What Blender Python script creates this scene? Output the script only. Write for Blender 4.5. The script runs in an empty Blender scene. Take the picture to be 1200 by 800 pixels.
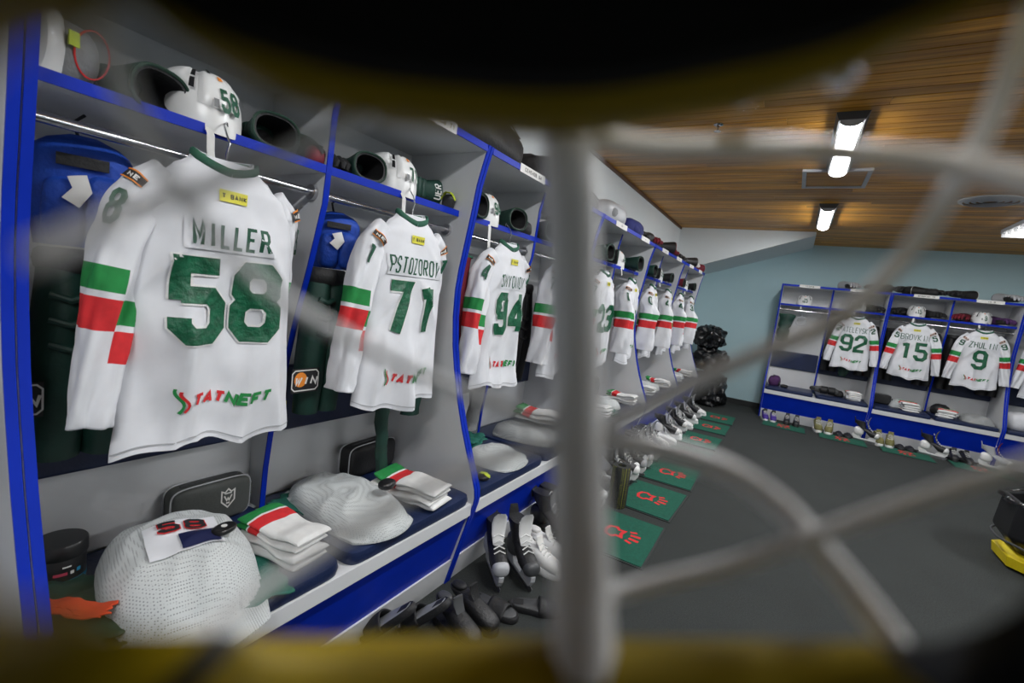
import bpy, math, random
from mathutils import Vector, Matrix, noise, Euler
random.seed(7)
PI = math.pi
S = bpy.context.scene
COL = S.collection

# ---------------------------------------------------------------- camera
CAM = Vector((1.1204, 0.0, 1.4283))
YAW, PITCH, ROLL, FPX = math.radians(30.6723), math.radians(-6.0476), math.radians(7.0741), 547.607
FWD = Vector((-math.sin(YAW)*math.cos(PITCH), math.cos(YAW)*math.cos(PITCH), math.sin(PITCH)))
_r = Vector((math.cos(YAW), math.sin(YAW), 0)); _u = _r.cross(FWD)
RGT = _r*math.cos(ROLL) + _u*math.sin(ROLL)
UPV = -_r*math.sin(ROLL) + _u*math.cos(ROLL)
cd = bpy.data.cameras.new('camera'); cam = bpy.data.objects.new('camera', cd); COL.objects.link(cam)
mw = Matrix((RGT, UPV, -FWD)).transposed().to_4x4(); mw.translation = CAM
cam.matrix_world = mw
cd.sensor_width = 36; cd.lens = FPX/1200*36
cd.clip_start = 0.004; cd.clip_end = 60
cd.dof.use_dof = True; cd.dof.focus_distance = 2.2; cd.dof.aperture_fstop = 4.6
S.camera = cam

# ---------------------------------------------------------------- world, exposure
wd = bpy.data.worlds.new('world'); S.world = wd; wd.use_nodes = True
wd.node_tree.nodes['Background'].inputs[0].default_value = (0.75, 0.85, 1.0, 1)
wd.node_tree.nodes['Background'].inputs[1].default_value = 0.05
S.view_settings.view_transform = 'Standard'; S.view_settings.look = 'None'
S.view_settings.gamma = 1; S.view_settings.use_curve_mapping = False
S.view_settings.exposure = 0.12
LAMP_W = 16.0

# ---------------------------------------------------------------- materials
MATS = {}
def mat(name, col, rough=.6, metal=0.0, var=.12, scale=8.0, bump=0.0, bscale=60.0, spec=.5, sheen=0.0, coat=0.0):
    if name in MATS: return MATS[name]
    m = bpy.data.materials.new(name); m.use_nodes = True; nt = m.node_tree; N = nt.nodes; L = nt.links
    b = N['Principled BSDF']; b.inputs['Roughness'].default_value = rough; b.inputs['Metallic'].default_value = metal
    b.inputs['Specular IOR Level'].default_value = spec
    b.inputs['Sheen Weight'].default_value = sheen; b.inputs['Coat Weight'].default_value = coat
    tc = N.new('ShaderNodeTexCoord'); nz = N.new('ShaderNodeTexNoise'); nz.inputs['Scale'].default_value = scale; nz.inputs['Detail'].default_value = 4
    rp = N.new('ShaderNodeValToRGB')
    lo = [max(0, c*(1-var)) for c in col]; hi = [min(1, c*(1+var)) for c in col]
    rp.color_ramp.elements[0].color = (*lo, 1); rp.color_ramp.elements[1].color = (*hi, 1)
    rp.color_ramp.elements[0].position = .3; rp.color_ramp.elements[1].position = .7
    L.new(tc.outputs['Object'], nz.inputs['Vector']); L.new(nz.outputs['Fac'], rp.inputs['Fac']); L.new(rp.outputs['Color'], b.inputs['Base Color'])
    if bump:
        n2 = N.new('ShaderNodeTexNoise'); n2.inputs['Scale'].default_value = bscale; n2.inputs['Detail'].default_value = 3
        bp = N.new('ShaderNodeBump'); bp.inputs['Strength'].default_value = bump; bp.inputs['Distance'].default_value = .01
        L.new(tc.outputs['Object'], n2.inputs['Vector']); L.new(n2.outputs['Fac'], bp.inputs['Height']); L.new(bp.outputs['Normal'], b.inputs['Normal'])
    MATS[name] = m; return m

def mat_mesh(name, col, hole, scale):
    """knitted mesh cloth: rows of little dark holes"""
    m = mat(name, col, .8, var=.05)
    nt = m.node_tree; N = nt.nodes; L = nt.links; b = N['Principled BSDF']
    tc = N['Texture Coordinate']; v = N.new('ShaderNodeTexVoronoi'); v.inputs['Scale'].default_value = scale; v.inputs['Randomness'].default_value = .12
    rp = N.new('ShaderNodeValToRGB'); rp.color_ramp.elements[0].position = .22; rp.color_ramp.elements[1].position = .36
    rp.color_ramp.elements[0].color = (*hole, 1); rp.color_ramp.elements[1].color = (*col, 1)
    L.new(tc.outputs['Object'], v.inputs['Vector']); L.new(v.outputs['Distance'], rp.inputs['Fac']); L.new(rp.outputs['Color'], b.inputs['Base Color'])
    return m

def mat_wood():
    m = mat('pine_plank', (.30, .13, .045), .45)
    nt = m.node_tree; N = nt.nodes; L = nt.links; b = N['Principled BSDF']
    tc = N['Texture Coordinate']; mp = N.new('ShaderNodeMapping'); mp.inputs['Scale'].default_value = (1.2, 26, 26)
    oi = N.new('ShaderNodeObjectInfo'); ad = N.new('ShaderNodeVectorMath'); ad.operation = 'ADD'
    mu = N.new('ShaderNodeMath'); mu.operation = 'MULTIPLY'; mu.inputs[1].default_value = 37
    cb = N.new('ShaderNodeCombineXYZ'); L.new(oi.outputs['Random'], mu.inputs[0]); L.new(mu.outputs[0], cb.inputs[0]); L.new(mu.outputs[0], cb.inputs[1])
    L.new(tc.outputs['Object'], ad.inputs[0]); L.new(cb.outputs[0], ad.inputs[1]); L.new(ad.outputs[0], mp.inputs['Vector'])
    nz = N['Noise Texture']; nz.inputs['Scale'].default_value = 1.5; nz.inputs['Detail'].default_value = 8; nz.inputs['Distortion'].default_value = .4
    L.new(mp.outputs[0], nz.inputs['Vector'])
    rp = N['Color Ramp']; e = rp.color_ramp.elements
    e[0].color = (.33, .12, .008, 1); e[1].color = (.84, .42, .045, 1); e[0].position = .28; e[1].position = .75
    hs = N.new('ShaderNodeHueSaturation'); mr = N.new('ShaderNodeMapRange'); mr.inputs[3].default_value = .62; mr.inputs[4].default_value = 1.25
    L.new(oi.outputs['Random'], mr.inputs[0]); L.new(mr.outputs[0], hs.inputs['Value']); L.new(rp.outputs['Color'], hs.inputs['Color'])
    # knots
    v = N.new('ShaderNodeTexVoronoi'); v.inputs['Scale'].default_value = 2.2
    mp2 = N.new('ShaderNodeMapping'); mp2.inputs['Scale'].default_value = (1, 2.2, 1); L.new(ad.outputs[0], mp2.inputs['Vector']); L.new(mp2.outputs[0], v.inputs['Vector'])
    rk = N.new('ShaderNodeValToRGB'); rk.color_ramp.elements[0].position = .03; rk.color_ramp.elements[1].position = .09
    rk.color_ramp.elements[0].color = (.18, .1, .06, 1); rk.color_ramp.elements[1].color = (1, 1, 1, 1)
    mx = N.new('ShaderNodeMix'); mx.data_type = 'RGBA'; mx.blend_type = 'MULTIPLY'; mx.inputs[0].default_value = 1
    L.new(v.outputs['Distance'], rk.inputs['Fac']); L.new(hs.outputs['Color'], mx.inputs[6]); L.new(rk.outputs['Color'], mx.inputs[7])
    L.new(mx.outputs[2], b.inputs['Base Color']); return m

def mat_carpet():
    m = mat('dark_carpet', (.025, .029, .028), .95, var=.1, scale=3, bump=.5, bscale=260)
    nt = m.node_tree; N = nt.nodes; L = nt.links; b = N['Principled BSDF']
    tc = N['Texture Coordinate']; n = N.new('ShaderNodeTexNoise'); n.inputs['Scale'].default_value = 130; n.inputs['Detail'].default_value = 5; n.inputs['Roughness'].default_value = .8
    rp = N.new('ShaderNodeValToRGB'); rp.color_ramp.elements[0].position = .4; rp.color_ramp.elements[1].position = .66
    rp.color_ramp.elements[0].color = (.55, .55, .55, 1); rp.color_ramp.elements[1].color = (1.7, 1.7, 1.65, 1)
    mx = N.new('ShaderNodeMix'); mx.data_type = 'RGBA'; mx.blend_type = 'MULTIPLY'; mx.inputs[0].default_value = 1
    L.new(tc.outputs['Object'], n.inputs['Vector']); L.new(n.outputs['Fac'], rp.inputs['Fac'])
    L.new(N['Color Ramp'].outputs['Color'], mx.inputs[6]); L.new(rp.outputs['Color'], mx.inputs[7]); L.new(mx.outputs[2], b.inputs['Base Color'])
    return m

def mat_emit(name, col, k):
    m = bpy.data.materials.new(name); m.use_nodes = True; b = m.node_tree.nodes['Principled BSDF']
    b.inputs['Base Color'].default_value = (.9, .9, .9, 1); b.inputs['Emission Color'].default_value = (*col, 1); b.inputs['Emission Strength'].default_value = k
    MATS[name] = m; return m

GREY = mat('grey_laminate', (.66, .67, .685), .42, var=.03, scale=5)
BLUE = mat('blue_edging', (.0015, .024, .40), .42, var=.08, spec=.15)
NAVY = mat('navy_vinyl', (.008, .018, .065), .42, var=.12, bump=.15, bscale=90)
CHROME = mat('chrome', (.55, .55, .57), .16, 1.0, var=.05)
STEEL = mat('brushed_steel', (.55, .55, .57), .3, 1.0, var=.08)
WHITE = mat('white_jersey_cloth', (.72, .73, .765), .85, var=.03, scale=20, bump=.12, bscale=700, sheen=.2)
WHITE2 = mat('white_sock_knit', (.74, .74, .73), .9, var=.06, scale=30, bump=.25, bscale=400)
WPLAST = mat('white_plastic', (.80, .80, .79), .28, var=.03)
STRAPW = mat('white_strap', (.7, .7, .68), .8, var=.05)
GREEN = mat('stripe_green', (.012, .23, .05), .8, var=.1, scale=40)
RED = mat('stripe_red', (.62, .02, .025), .8, var=.1, scale=40)
DGREEN = mat('number_green', (.006, .10, .045), .45, var=.35, scale=45, bump=.5, bscale=60)
TGREEN = mat('letter_green', (.01, .085, .045), .6, var=.15)
COLLAR = mat('collar_green', (.02, .10, .06), .8, var=.15)
PIPING = mat('dark_piping', (.006, .035, .02), .6, var=.2)
PGREEN = mat('dark_green_nylon', (.006, .04, .028), .55, var=.25, scale=12, bump=.3, bscale=30)
TEAL = mat('teal_cloth', (.008, .12, .085), .75, var=.2, scale=14, bump=.3, bscale=60)
BLACK = mat('black_fabric', (.012, .012, .013), .6, var=.3, bump=.25, bscale=80)
BLACKP = mat('black_plastic', (.012, .012, .013), .3, var=.2)
BLACKL = mat('black_leather', (.016, .016, .017), .4, var=.3, bump=.3, bscale=120)
DGREY = mat('dark_grey_plastic', (.06, .062, .065), .45, var=.15)
LGREY = mat('light_grey_plastic', (.42, .43, .45), .4, var=.08)
MIDGREY = mat('mid_grey_fabric', (.20, .205, .21), .75, var=.15, bump=.3, bscale=80)
ROYAL = mat('royal_blue_padding', (.006, .06, .42), .6, var=.2, scale=14, bump=.35, bscale=70)
PURPLE = mat('purple_cloth', (.07, .02, .10), .8, var=.3, scale=30)
MAROON = mat('maroon_cloth', (.16, .008, .02), .7, var=.3, scale=30)
ORANGE = mat('orange_cloth', (.65, .06, .012), .8, var=.15)
ORANGE2 = mat('orange_print', (.8, .25, .02), .7, var=.05)
YELLOW = mat('yellow_plastic', (.72, .56, .01), .45, var=.08)
YTAG = mat('yellow_tag', (.72, .66, .05), .6, var=.1)
OLIVE = mat('olive_trainer', (.16, .15, .05), .7, var=.3, scale=40)
MYELLOW = mat('mask_yellow_paint', (.27, .19, .002), .5, var=.06, spec=.2)
MATGREEN = mat('green_mat_pile', (.006, .10, .062), .95, var=.18, scale=60, bump=.6, bscale=350)
MATRED = mat('red_mat_print', (.62, .025, .03), .9, var=.12)
MATEDGE = mat('dark_rubber', (.02, .022, .022), .7, var=.2)
MESHW = mat_mesh('white_mesh_cloth', (.56, .585, .585), (.22, .235, .24), 165)
MESHG = mat_mesh('grey_mesh_cloth', (.33, .34, .34), (.12, .13, .13), 165)
WALLW = mat('pale_wall_paint', (.74, .79, .81), .7, var=.02, scale=2)
WALLT = mat('teal_wall_paint', (.47, .66, .71), .65, var=.03, scale=2)
WALLD = mat('grey_wall_paint', (.45, .5, .52), .7, var=.02, scale=2)
PLATE = mat('name_card', (.74, .73, .70), .5, var=.03)
INK = mat('black_ink', (.015, .015, .017), .6, var=.1)
NEON = mat('neon_yellow', (.45, .55, .02), .6, var=.1)
SPECK = mat_mesh('yellow_speckled_foam', (.02, .022, .02), (.38, .38, .03), 85)
BARM = mat('cage_bar_enamel', (.88, .88, .88), .4, .0, var=.02)
CARPET = mat_carpet(); WOOD = mat_wood()
WOODD = mat('ceiling_batten', (.035, .016, .008), .7, var=.2)
LAMPM = mat_emit('lamp_diffuser', (.97, .985, 1.0), 45.0)
PANE = mat_emit('tube_glow', (1, .98, .94), 8.0)

# ---------------------------------------------------------------- mesh builder
class MB:
    def __init__(s): s.v = []; s.f = []; s.m = []
    def add(s, vs, fs, mi=0):
        o = len(s.v); s.v += [tuple(x) for x in vs]; s.f += [tuple(i+o for i in q) for q in fs]
        s.m += (list(mi) if isinstance(mi, (list, tuple)) else [mi]*len(fs)); return s
    def box(s, lo, hi, mi=0, M=None):
        x0, y0, z0 = lo; x1, y1, z1 = hi
        v = [Vector(p) for p in ((x0,y0,z0),(x1,y0,z0),(x1,y1,z0),(x0,y1,z0),(x0,y0,z1),(x1,y0,z1),(x1,y1,z1),(x0,y1,z1))]
        if M: v = [M @ p for p in v]
        return s.add(v, [(0,3,2,1),(4,5,6,7),(0,1,5,4),(1,2,6,5),(2,3,7,6),(3,0,4,7)], mi)
    def loft(s, rings, cap=True, mi=0, closed=True):
        n = len(rings[0]); v = [p for r in rings for p in r]; f = []; m = []
        for i in range(len(rings)-1):
            k = mi[i] if isinstance(mi, (list, tuple)) else mi
            for j in range(n if closed else n-1):
                a = i*n+j; b = i*n+(j+1) % n; f.append((a, b, b+n, a+n)); m.append(k)
        if cap:
            f.append(tuple(range(n))[::-1]); m.append(m[0]); f.append(tuple(range((len(rings)-1)*n, len(rings)*n))); m.append(m[-2])
        return s.add(v, f, m)
    def tube(s, path, r, n=10, cap=True, mi=0, up=None, flat=None):
        """r: number or list; flat: list/num giving second radius"""
        P = [Vector(p) for p in path]; k = len(P)
        R = r if isinstance(r, (list, tuple)) else [r]*k
        F = R if flat is None else (flat if isinstance(flat, (list, tuple)) else [flat]*k)
        rings = []; ref = Vector(up) if up else None; last = None
        for i in range(k):
            t = (P[min(i+1, k-1)]-P[max(i-1, 0)]).normalized()
            if ref is None:
                ref = Vector((0,0,1)) if abs(t.z) < .9 else Vector((1,0,0))
            if last is None or up: a = (ref - t*ref.dot(t))
            else: a = (last - t*last.dot(t))
            if a.length < 1e-6: a = t.orthogonal()
            a.normalize(); b = t.cross(a); last = a
            rings.append([P[i] + a*(R[i]*math.cos(q)) + b*(F[i]*math.sin(q)) for q in [2*PI*j/n for j in range(n)]])
        return s.loft(rings, cap, mi)
    def sq(s, c, r, e1=1.0, e2=1.0, nu=20, nv=12, M=None, amp=0.0, nscale=6.0, seed=0, zmin=None, mi=0):
        """superellipsoid, optionally lumpy; zmin flattens the underside"""
        def sp(a, e): return math.copysign(abs(a)**e, a)
        c = Vector(c); rings = []
        for i in range(nv+1):
            ph = -PI/2 + PI*i/nv; cp, spn = sp(math.cos(ph), e1), sp(math.sin(ph), e1); ring = []
            for j in range(nu):
                th = 2*PI*j/nu
                p = Vector((r[0]*cp*sp(math.cos(th), e2), r[1]*cp*sp(math.sin(th), e2), r[2]*spn))
                if amp:
                    d = noise.noise((p+c)*nscale + Vector((seed*7.3, seed*1.7, seed*3.1))) + .5*noise.noise((p+c)*nscale*2.3 + Vector((seed*5.3, 0, seed)))
                    p += (p.normalized() if p.length > 1e-6 else Vector((0,0,1)))*amp*d
                if M: p = M @ p
                p = p + c
                if zmin is not None and p.z < zmin: p.z = zmin
                ring.append(p)
            rings.append(ring)
        return s.loft(rings, False, mi)
    def lathe(s, prof, n=24, c=(0,0,0), mi=0, cap=True):
        return s.loft([[Vector((c[0]+r*math.cos(2*PI*j/n), c[1]+r*math.sin(2*PI*j/n), c[2]+z)) for j in range(n)] for r, z in prof], cap, mi)
    def prism(s, poly, axis, lo, hi, mi=0):
        """extrude 2-D polygon along axis; poly coords are the other two axes in order"""
        def P(a, b, t): return {0:(t,a,b), 1:(a,t,b), 2:(a,b,t)}[axis]
        n = len(poly); v = [P(a, b, lo) for a, b in poly]+[P(a, b, hi) for a, b in poly]
        return s.add(v, [tuple(range(n))[::-1], tuple(range(n, 2*n))]+[(i, (i+1) % n, (i+1) % n+n, i+n) for i in range(n)], mi)
    def build(s, name, mats, parent=None, smooth=True, angle=40, bevel=0.0, solid=0.0, label=None):
        me = bpy.data.meshes.new(name); me.from_pydata(s.v, [], s.f)
        mats = mats if isinstance(mats, (list, tuple)) else [mats]
        for m in mats: me.materials.append(m)
        if len(mats) > 1: me.polygons.foreach_set('material_index', s.m)
        me.update(); me.validate()
        if smooth:
            me.polygons.foreach_set('use_smooth', [True]*len(me.polygons)); me.set_sharp_from_angle(angle=math.radians(angle))
        o = bpy.data.objects.new(name, me); COL.objects.link(o)
        if parent: o.parent = parent
        if bevel:
            b = o.modifiers.new('bevel', 'BEVEL'); b.width = bevel; b.segments = 2; b.limit_method = 'ANGLE'; b.angle_limit = .6
        if solid:
            b = o.modifiers.new('thickness', 'SOLIDIFY'); b.thickness = solid; b.offset = 0
        if label: o['label'] = label
        return o

def thing(name, label, cat, loc=(0,0,0), rz=0.0, group=None):
    o = bpy.data.objects.new(name, None); COL.objects.link(o); o.empty_display_size = .05
    o.location = loc; o.rotation_euler = (0, 0, rz); tag(o, label, cat, group); return o
def tag(o, label, cat, group=None):
    o['label'] = label; o['category'] = cat
    if group: o['group'] = group
    return o
def struct(o, label=None):
    o['kind'] = 'structure'
    if label: o['label'] = label
    return o
def copy_tree(o, parent=None):
    c = o.copy(); COL.objects.link(c)
    if parent: c.parent = parent
    for ch in list(o.children): copy_tree(ch, c)
    return c
def RZ(a): return Matrix.Rotation(a, 3, 'Z')
def EU(x, y, z): return Euler((x, y, z)).to_matrix()

# ---------------------------------------------------------------- block lettering (strokes laid on any surface)
_O = [(.24,0),(.76,0),(1,.15),(1,.85),(.76,1),(.24,1),(0,.85),(0,.15),(.24,0)]
GL = {'0':[_O], 'O':[_O],
 '1':[[(.6,0),(.6,1)],[(.15,.86),(.6,.93)]],
 '2':[[(0,.7),(0,.85),(.24,1),(.76,1),(1,.85),(1,.6),(0,.2),(0,0),(1,0)]],
 '3':[[(0,.75),(0,.85),(.24,1),(.76,1),(1,.85),(1,.65),(.78,.53),(.35,.53)],[(.78,.53),(1,.4),(1,.15),(.76,0),(.24,0),(0,.15),(0,.25)]],
 '4':[[(.72,0),(.72,1),(.6,1),(0,.38),(0,.26),(1,.26)]],
 '5':[[(.95,1),(.04,1),(.04,.5)],[(.04,.58),(.76,.58),(1,.44),(1,.15),(.76,0),(.24,0),(0,.15),(0,.26)]],
 '6':[[(1,.78),(1,.85),(.76,1),(.24,1),(0,.85),(0,.15),(.24,0),(.76,0),(1,.15),(1,.42),(.76,.55),(0,.55)]],
 '7':[[(0,1),(1,1),(.36,0)]],
 '8':[[(.24,.53),(.02,.66),(.02,.86),(.24,1),(.76,1),(.98,.86),(.98,.66),(.76,.53),(.24,.53)],[(.24,.53),(0,.4),(0,.15),(.24,0),(.76,0),(1,.15),(1,.4),(.76,.53)]],
 '9':[[(0,.22),(0,.15),(.24,0),(.76,0),(1,.15),(1,.85),(.76,1),(.24,1),(0,.85),(0,.58),(.24,.45),(1,.45)]],
 'A':[[(0,0),(.5,1),(1,0)],[(.2,.3),(.8,.3)]], 'B':[[(0,0),(0,1),(.75,1),(1,.87),(1,.65),(.75,.53),(0,.53)],[(.75,.53),(1,.4),(1,.13),(.75,0),(0,0)]],
 'C':[[(1,.8),(.76,1),(.24,1),(0,.85),(0,.15),(.24,0),(.76,0),(1,.2)]],
 'E':[[(1,1),(0,1),(0,0),(1,0)],[(0,.52),(.8,.52)]], 'F':[[(1,1),(0,1),(0,0)],[(0,.5),(.8,.5)]],
 'G':[[(1,.8),(.76,1),(.24,1),(0,.85),(0,.15),(.24,0),(.76,0),(1,.15),(1,.45),(.6,.45)]],
 'H':[[(0,0),(0,1)],[(1,0),(1,1)],[(0,.5),(1,.5)]], 'I':[[(.5,0),(.5,1)]], 'J':[[(1,1),(1,.15),(.76,0),(.24,0),(0,.15),(0,.25)]],
 'K':[[(0,0),(0,1)],[(1,1),(.05,.45),(1,0)]], 'L':[[(0,1),(0,0),(1,0)]], 'M':[[(0,0),(0,1),(.5,.35),(1,1),(1,0)]], 'N':[[(0,0),(0,1),(1,0),(1,1)]],
 'P':[[(0,0),(0,1),(.76,1),(1,.85),(1,.6),(.76,.46),(0,.46)]], 'R':[[(0,0),(0,1),(.76,1),(1,.85),(1,.6),(.76,.48),(0,.48)],[(.5,.48),(1,0)]],
 'S':[[(1,.8),(.76,1),(.24,1),(0,.85),(0,.62),(1,.4),(1,.15),(.76,0),(.24,0),(0,.2)]], 'T':[[(0,1),(1,1)],[(.5,1),(.5,0)]],
 'U':[[(0,1),(0,.15),(.24,0),(.76,0),(1,.15),(1,1)]], 'V':[[(0,1),(.5,0),(1,1)]], 'W':[[(0,1),(.25,0),(.5,.75),(.75,0),(1,1)]],
 'Y':[[(0,1),(.5,.5),(1,1)],[(.5,.5),(.5,0)]], 'Z':[[(0,1),(1,1),(0,0),(1,0)]], '#':[[(0,0),(0,1),(1,1),(1,0)]], '-':[[(0,.5),(1,.5)]], ' ':[]}
def ribbon(mb, pts, w, fn, step, mi=0, off=0.0):
    P = [Vector(p) for p in pts]; closed = (P[0]-P[-1]).length < 1e-6; n = len(P); nrm = []
    for i in range(n):
        a = P[i-1] if i > 0 else (P[-2] if closed else None); b = P[i+1] if i < n-1 else (P[1] if closed else None)
        d1 = (P[i]-a).normalized() if a is not None else None; d2 = (b-P[i]).normalized() if b is not None else None
        if d1 is None: d1 = d2
        if d2 is None: d2 = d1
        n1 = Vector((-d1.y, d1.x)); n2 = Vector((-d2.y, d2.x)); m = (n1+n2)
        m = n1 if m.length < .2 else m.normalized(); m = m/max(.5, m.dot(n1)); nrm.append(m)
    if not closed:
        e = w*.5
        P[0] = P[0]-(P[1]-P[0]).normalized()*e*0; P[-1] = P[-1]
    rows = []
    for i in range(n-1):
        k = max(1, math.ceil((P[i+1]-P[i]).length/step))
        for q in range(k + (1 if i == n-2 else 0)):
            t = q/k; rows.append((P[i].lerp(P[i+1], t), nrm[i].lerp(nrm[i+1], t)))
    v = []; f = []
    K = max(3, int(w/.008)+2)
    for c, m in rows:
        for s_ in range(K):
            q = c+m*(w*.5*(1-2*s_/(K-1))); v.append(fn(q.x, q.y, off))
    for i in range(len(rows)-1):
        for j in range(K-1):
            a = i*K+j; f.append((a, a+1, a+K+1, a+K))
    mb.add(v, f, mi)
def text(mb, s, fn, u0, v0, h, adv, gw, sw, step=.01, mi=0, off=0.0, slant=0.0, center=True):
    """s laid out from/around u0, baseline v0, height h, advance adv, glyph width gw, stroke sw"""
    W = adv*(len(s)-1)+gw; x = u0-W/2 if center else u0
    for i, ch in enumerate(s):
        mi_ = mi[i] if isinstance(mi, (list, tuple)) else mi
        for st in GL.get(ch, []):
            ribbon(mb, [(x+i*adv+sw/2+a*(gw-sw)+slant*b*h, v0+sw/2+b*(h-sw)) for a, b in st], sw, fn, step, mi_, off)

# ================================================================ SETTING
ZC = 2.73; XW = -.62; YE = 8.80; XR = 5.4; YB = -2.6
def boxobj(name, lo, hi, m, parent=None, bevel=0.0): return MB().box(lo, hi).build(name, m, parent, smooth=False, bevel=bevel)
struct(boxobj('floor', (XW-.1, YB-.1, -.1), (XR+.1, YE+.1, 0), CARPET), 'dark grey speckled carpet floor')
struct(boxobj('wall_left', (XW-.1, YB, 0), (XW, YE, ZC+.1), WALLW), 'pale painted wall behind the long locker row')
struct(boxobj('wall_back', (XW-.1, YE, 0), (XR+.1, YE+.1, ZC+.1), WALLT), 'light teal painted end wall')
struct(boxobj('wall_right', (XR, YB, 0), (XR+.1, YE, ZC+.1), WALLD))
struct(boxobj('wall_front', (XW-.1, YB-.1, 0), (XR+.1, YB, ZC+.1), WALLD))
struct(boxobj('baseboard_back', (XW, YE-.018, 0), (XR, YE, .09), MATEDGE))
ceil = struct(boxobj('ceiling', (XW, YB, ZC+.022), (XR, YE, ZC+.1), WOODD), 'varnished pine plank ceiling')
plank_cache = {}
y = YB; rng = random.Random(3)
while y < YE-.02:
    cut = XW + .8 + rng.random()*4.4
    for a, b in ((XW+.004, cut-.0015), (cut+.0015, XR-.004)):
        o = boxobj('plank', (0, 0, 0), (b-a, .092, .02), WOOD, ceil, bevel=0)
        o.location = (a, y, ZC + rng.random()*.002)
    y += .1
# sloping soffit at the left end of the end wall
sof = MB().prism([(XW, ZC+.02), (1.17, ZC+.02), (1.17, ZC-.045), (-.138, 2.218), (XW, 2.05)], 1, 7.6, YE).build('trim_1', WALLW, smooth=False)
struct(sof, 'sloping white soffit in the ceiling corner')
struct(MB().box((XW, YB, ZC-.028), (XW+.02, 7.6, ZC)).build('trim_2', mat('dark_trim', (.10, .045, .02), .5), smooth=False), 'thin brown wooden moulding under the ceiling')

# ---------------------------------------------------------------- lamps
def tube_lamp(x, yc, ln, label):
    t = thing('ceiling_lamp', label, 'lamp', (x, yc, ZC-.075), 0, 'long ceiling lamps')
    b = MB()
    b.prism([(-.085, .075), (.085, .075), (.068, .03), (-.068, .03)], 1, -ln/2-.02, ln/2+.02).build('housing', DGREY, t, smooth=False)
    d = MB(); prof = [(.054*math.cos(a), .03-.034*math.sin(a)) for a in [PI*i/12 for i in range(13)]]
    d.loft([[(px, yy, pz) for px, pz in prof] for yy in (-ln/2, ln/2)], True).build('diffuser', LAMPM, t)
    for s_ in (-1, 1):
        e = MB(); yy = s_*(ln/2+.008); e.prism([(px*1.12, pz-.003) for px, pz in prof]+[(-.066, .04), (.066, .04)], 1, yy-.008, yy+.008).build('end_cap', LGREY, t, smooth=False)
    la = bpy.data.lights.new('lamp_light', 'AREA'); la.shape = 'RECTANGLE'; la.size = .10; la.size_y = ln; la.energy = LAMP_W*ln; la.color = (.96, .98, 1.0)
    lo = bpy.data.objects.new('lamp_light', la); COL.objects.link(lo); lo.parent = t; lo.location = (0, 0, -.012)
tube_lamp(1.215, 4.02, 1.10, 'long white ceiling lamp beside the square ceiling hatch')
tube_lamp(1.22, 6.44, 1.08, 'white ceiling lamp close to the end wall soffit')
tube_lamp(1.21, 1.60, 1.10, 'long ceiling lamp over the stall of jersey seventy-one')
tube_lamp(1.21, -.85, 1.10, 'long ceiling lamp over the door end of the room')
tube_lamp(3.9, 1.60, 1.10, 'long ceiling lamp over the black bin side')
tube_lamp(3.9, 4.02, 1.10, 'long ceiling lamp in line with the louvred lamp')
t = thing('louvre_lamp', 'recessed ceiling lamp with bright tubes and louvres in front of jersey nine', 'lamp', (3.2, 6.75, ZC-.05))
MB().box((-.36, -.32, .01), (.36, .32, .05)).build('housing', LGREY, t, smooth=False)
for i in range(4):
    MB().tube([(-.33, -.24+i*.16, -.01), (.33, -.24+i*.16, -.01)], .018, 10).build('tube', PANE, t)
for i in range(5):
    MB().box((-.35, -.322+i*.16-.003, -.03), (.35, -.322+i*.16+.003, .01)).build('louvre', LGREY, t, smooth=False)
la = bpy.data.lights.new('lamp_light', 'AREA'); la.shape = 'RECTANGLE'; la.size = .66; la.size_y = .6; la.energy = LAMP_W; la.color = (.96, .98, 1.0)
lo = bpy.data.objects.new('lamp_light', la); COL.objects.link(lo); lo.parent = t; lo.location = (0, 0, -.04)
# hatch frame, sprinkler, round vent
t = thing('ceiling_hatch', 'square wooden framed hatch in the plank ceiling', 'hatch', (1.21, 4.9, ZC))
for lo_, hi_ in (((-.24, -.28, -.02), (.24, -.25, 0)), ((-.24, .25, -.02), (.24, .28, 0)), ((-.24, -.25, -.02), (-.21, .25, 0)), ((.21, -.25, -.02), (.24, .25, 0))):
    MB().box(lo_, hi_).build('frame_bar', LGREY, t, smooth=False)
MB().box((-.21, -.25, -.006), (.21, .25, 0)).build('panel', WOOD, t, smooth=False)
t = thing('sprinkler_head', 'small metal sprinkler head under the plank ceiling', 'sprinkler', (.46, 3.5, ZC-.05))
MB().lathe([(.012, .05), (.012, .03), (.006, .028), (.006, .012)], 12).build('stem', CHROME, t); MB().lathe([(.022, .003), (.024, .0), (.006, .012)], 12).build('deflector', CHROME, t)
MB().lathe([(.03, .05), (.032, .044), (.012, .04)], 16).build('rosette', CHROME, t)
t = thing('round_vent', 'round ringed ceiling vent between hatch and louvred lamp', 'vent', (2.40, 5.71, ZC-.02))
for i in range(4):
    r_ = .05+.045*i; MB().lathe([(r_, 0), (r_+.03, .012), (r_+.03, .02), (r_, .008), (r_, 0)], 28, cap=False).build('ring', LGREY, t)

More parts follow.
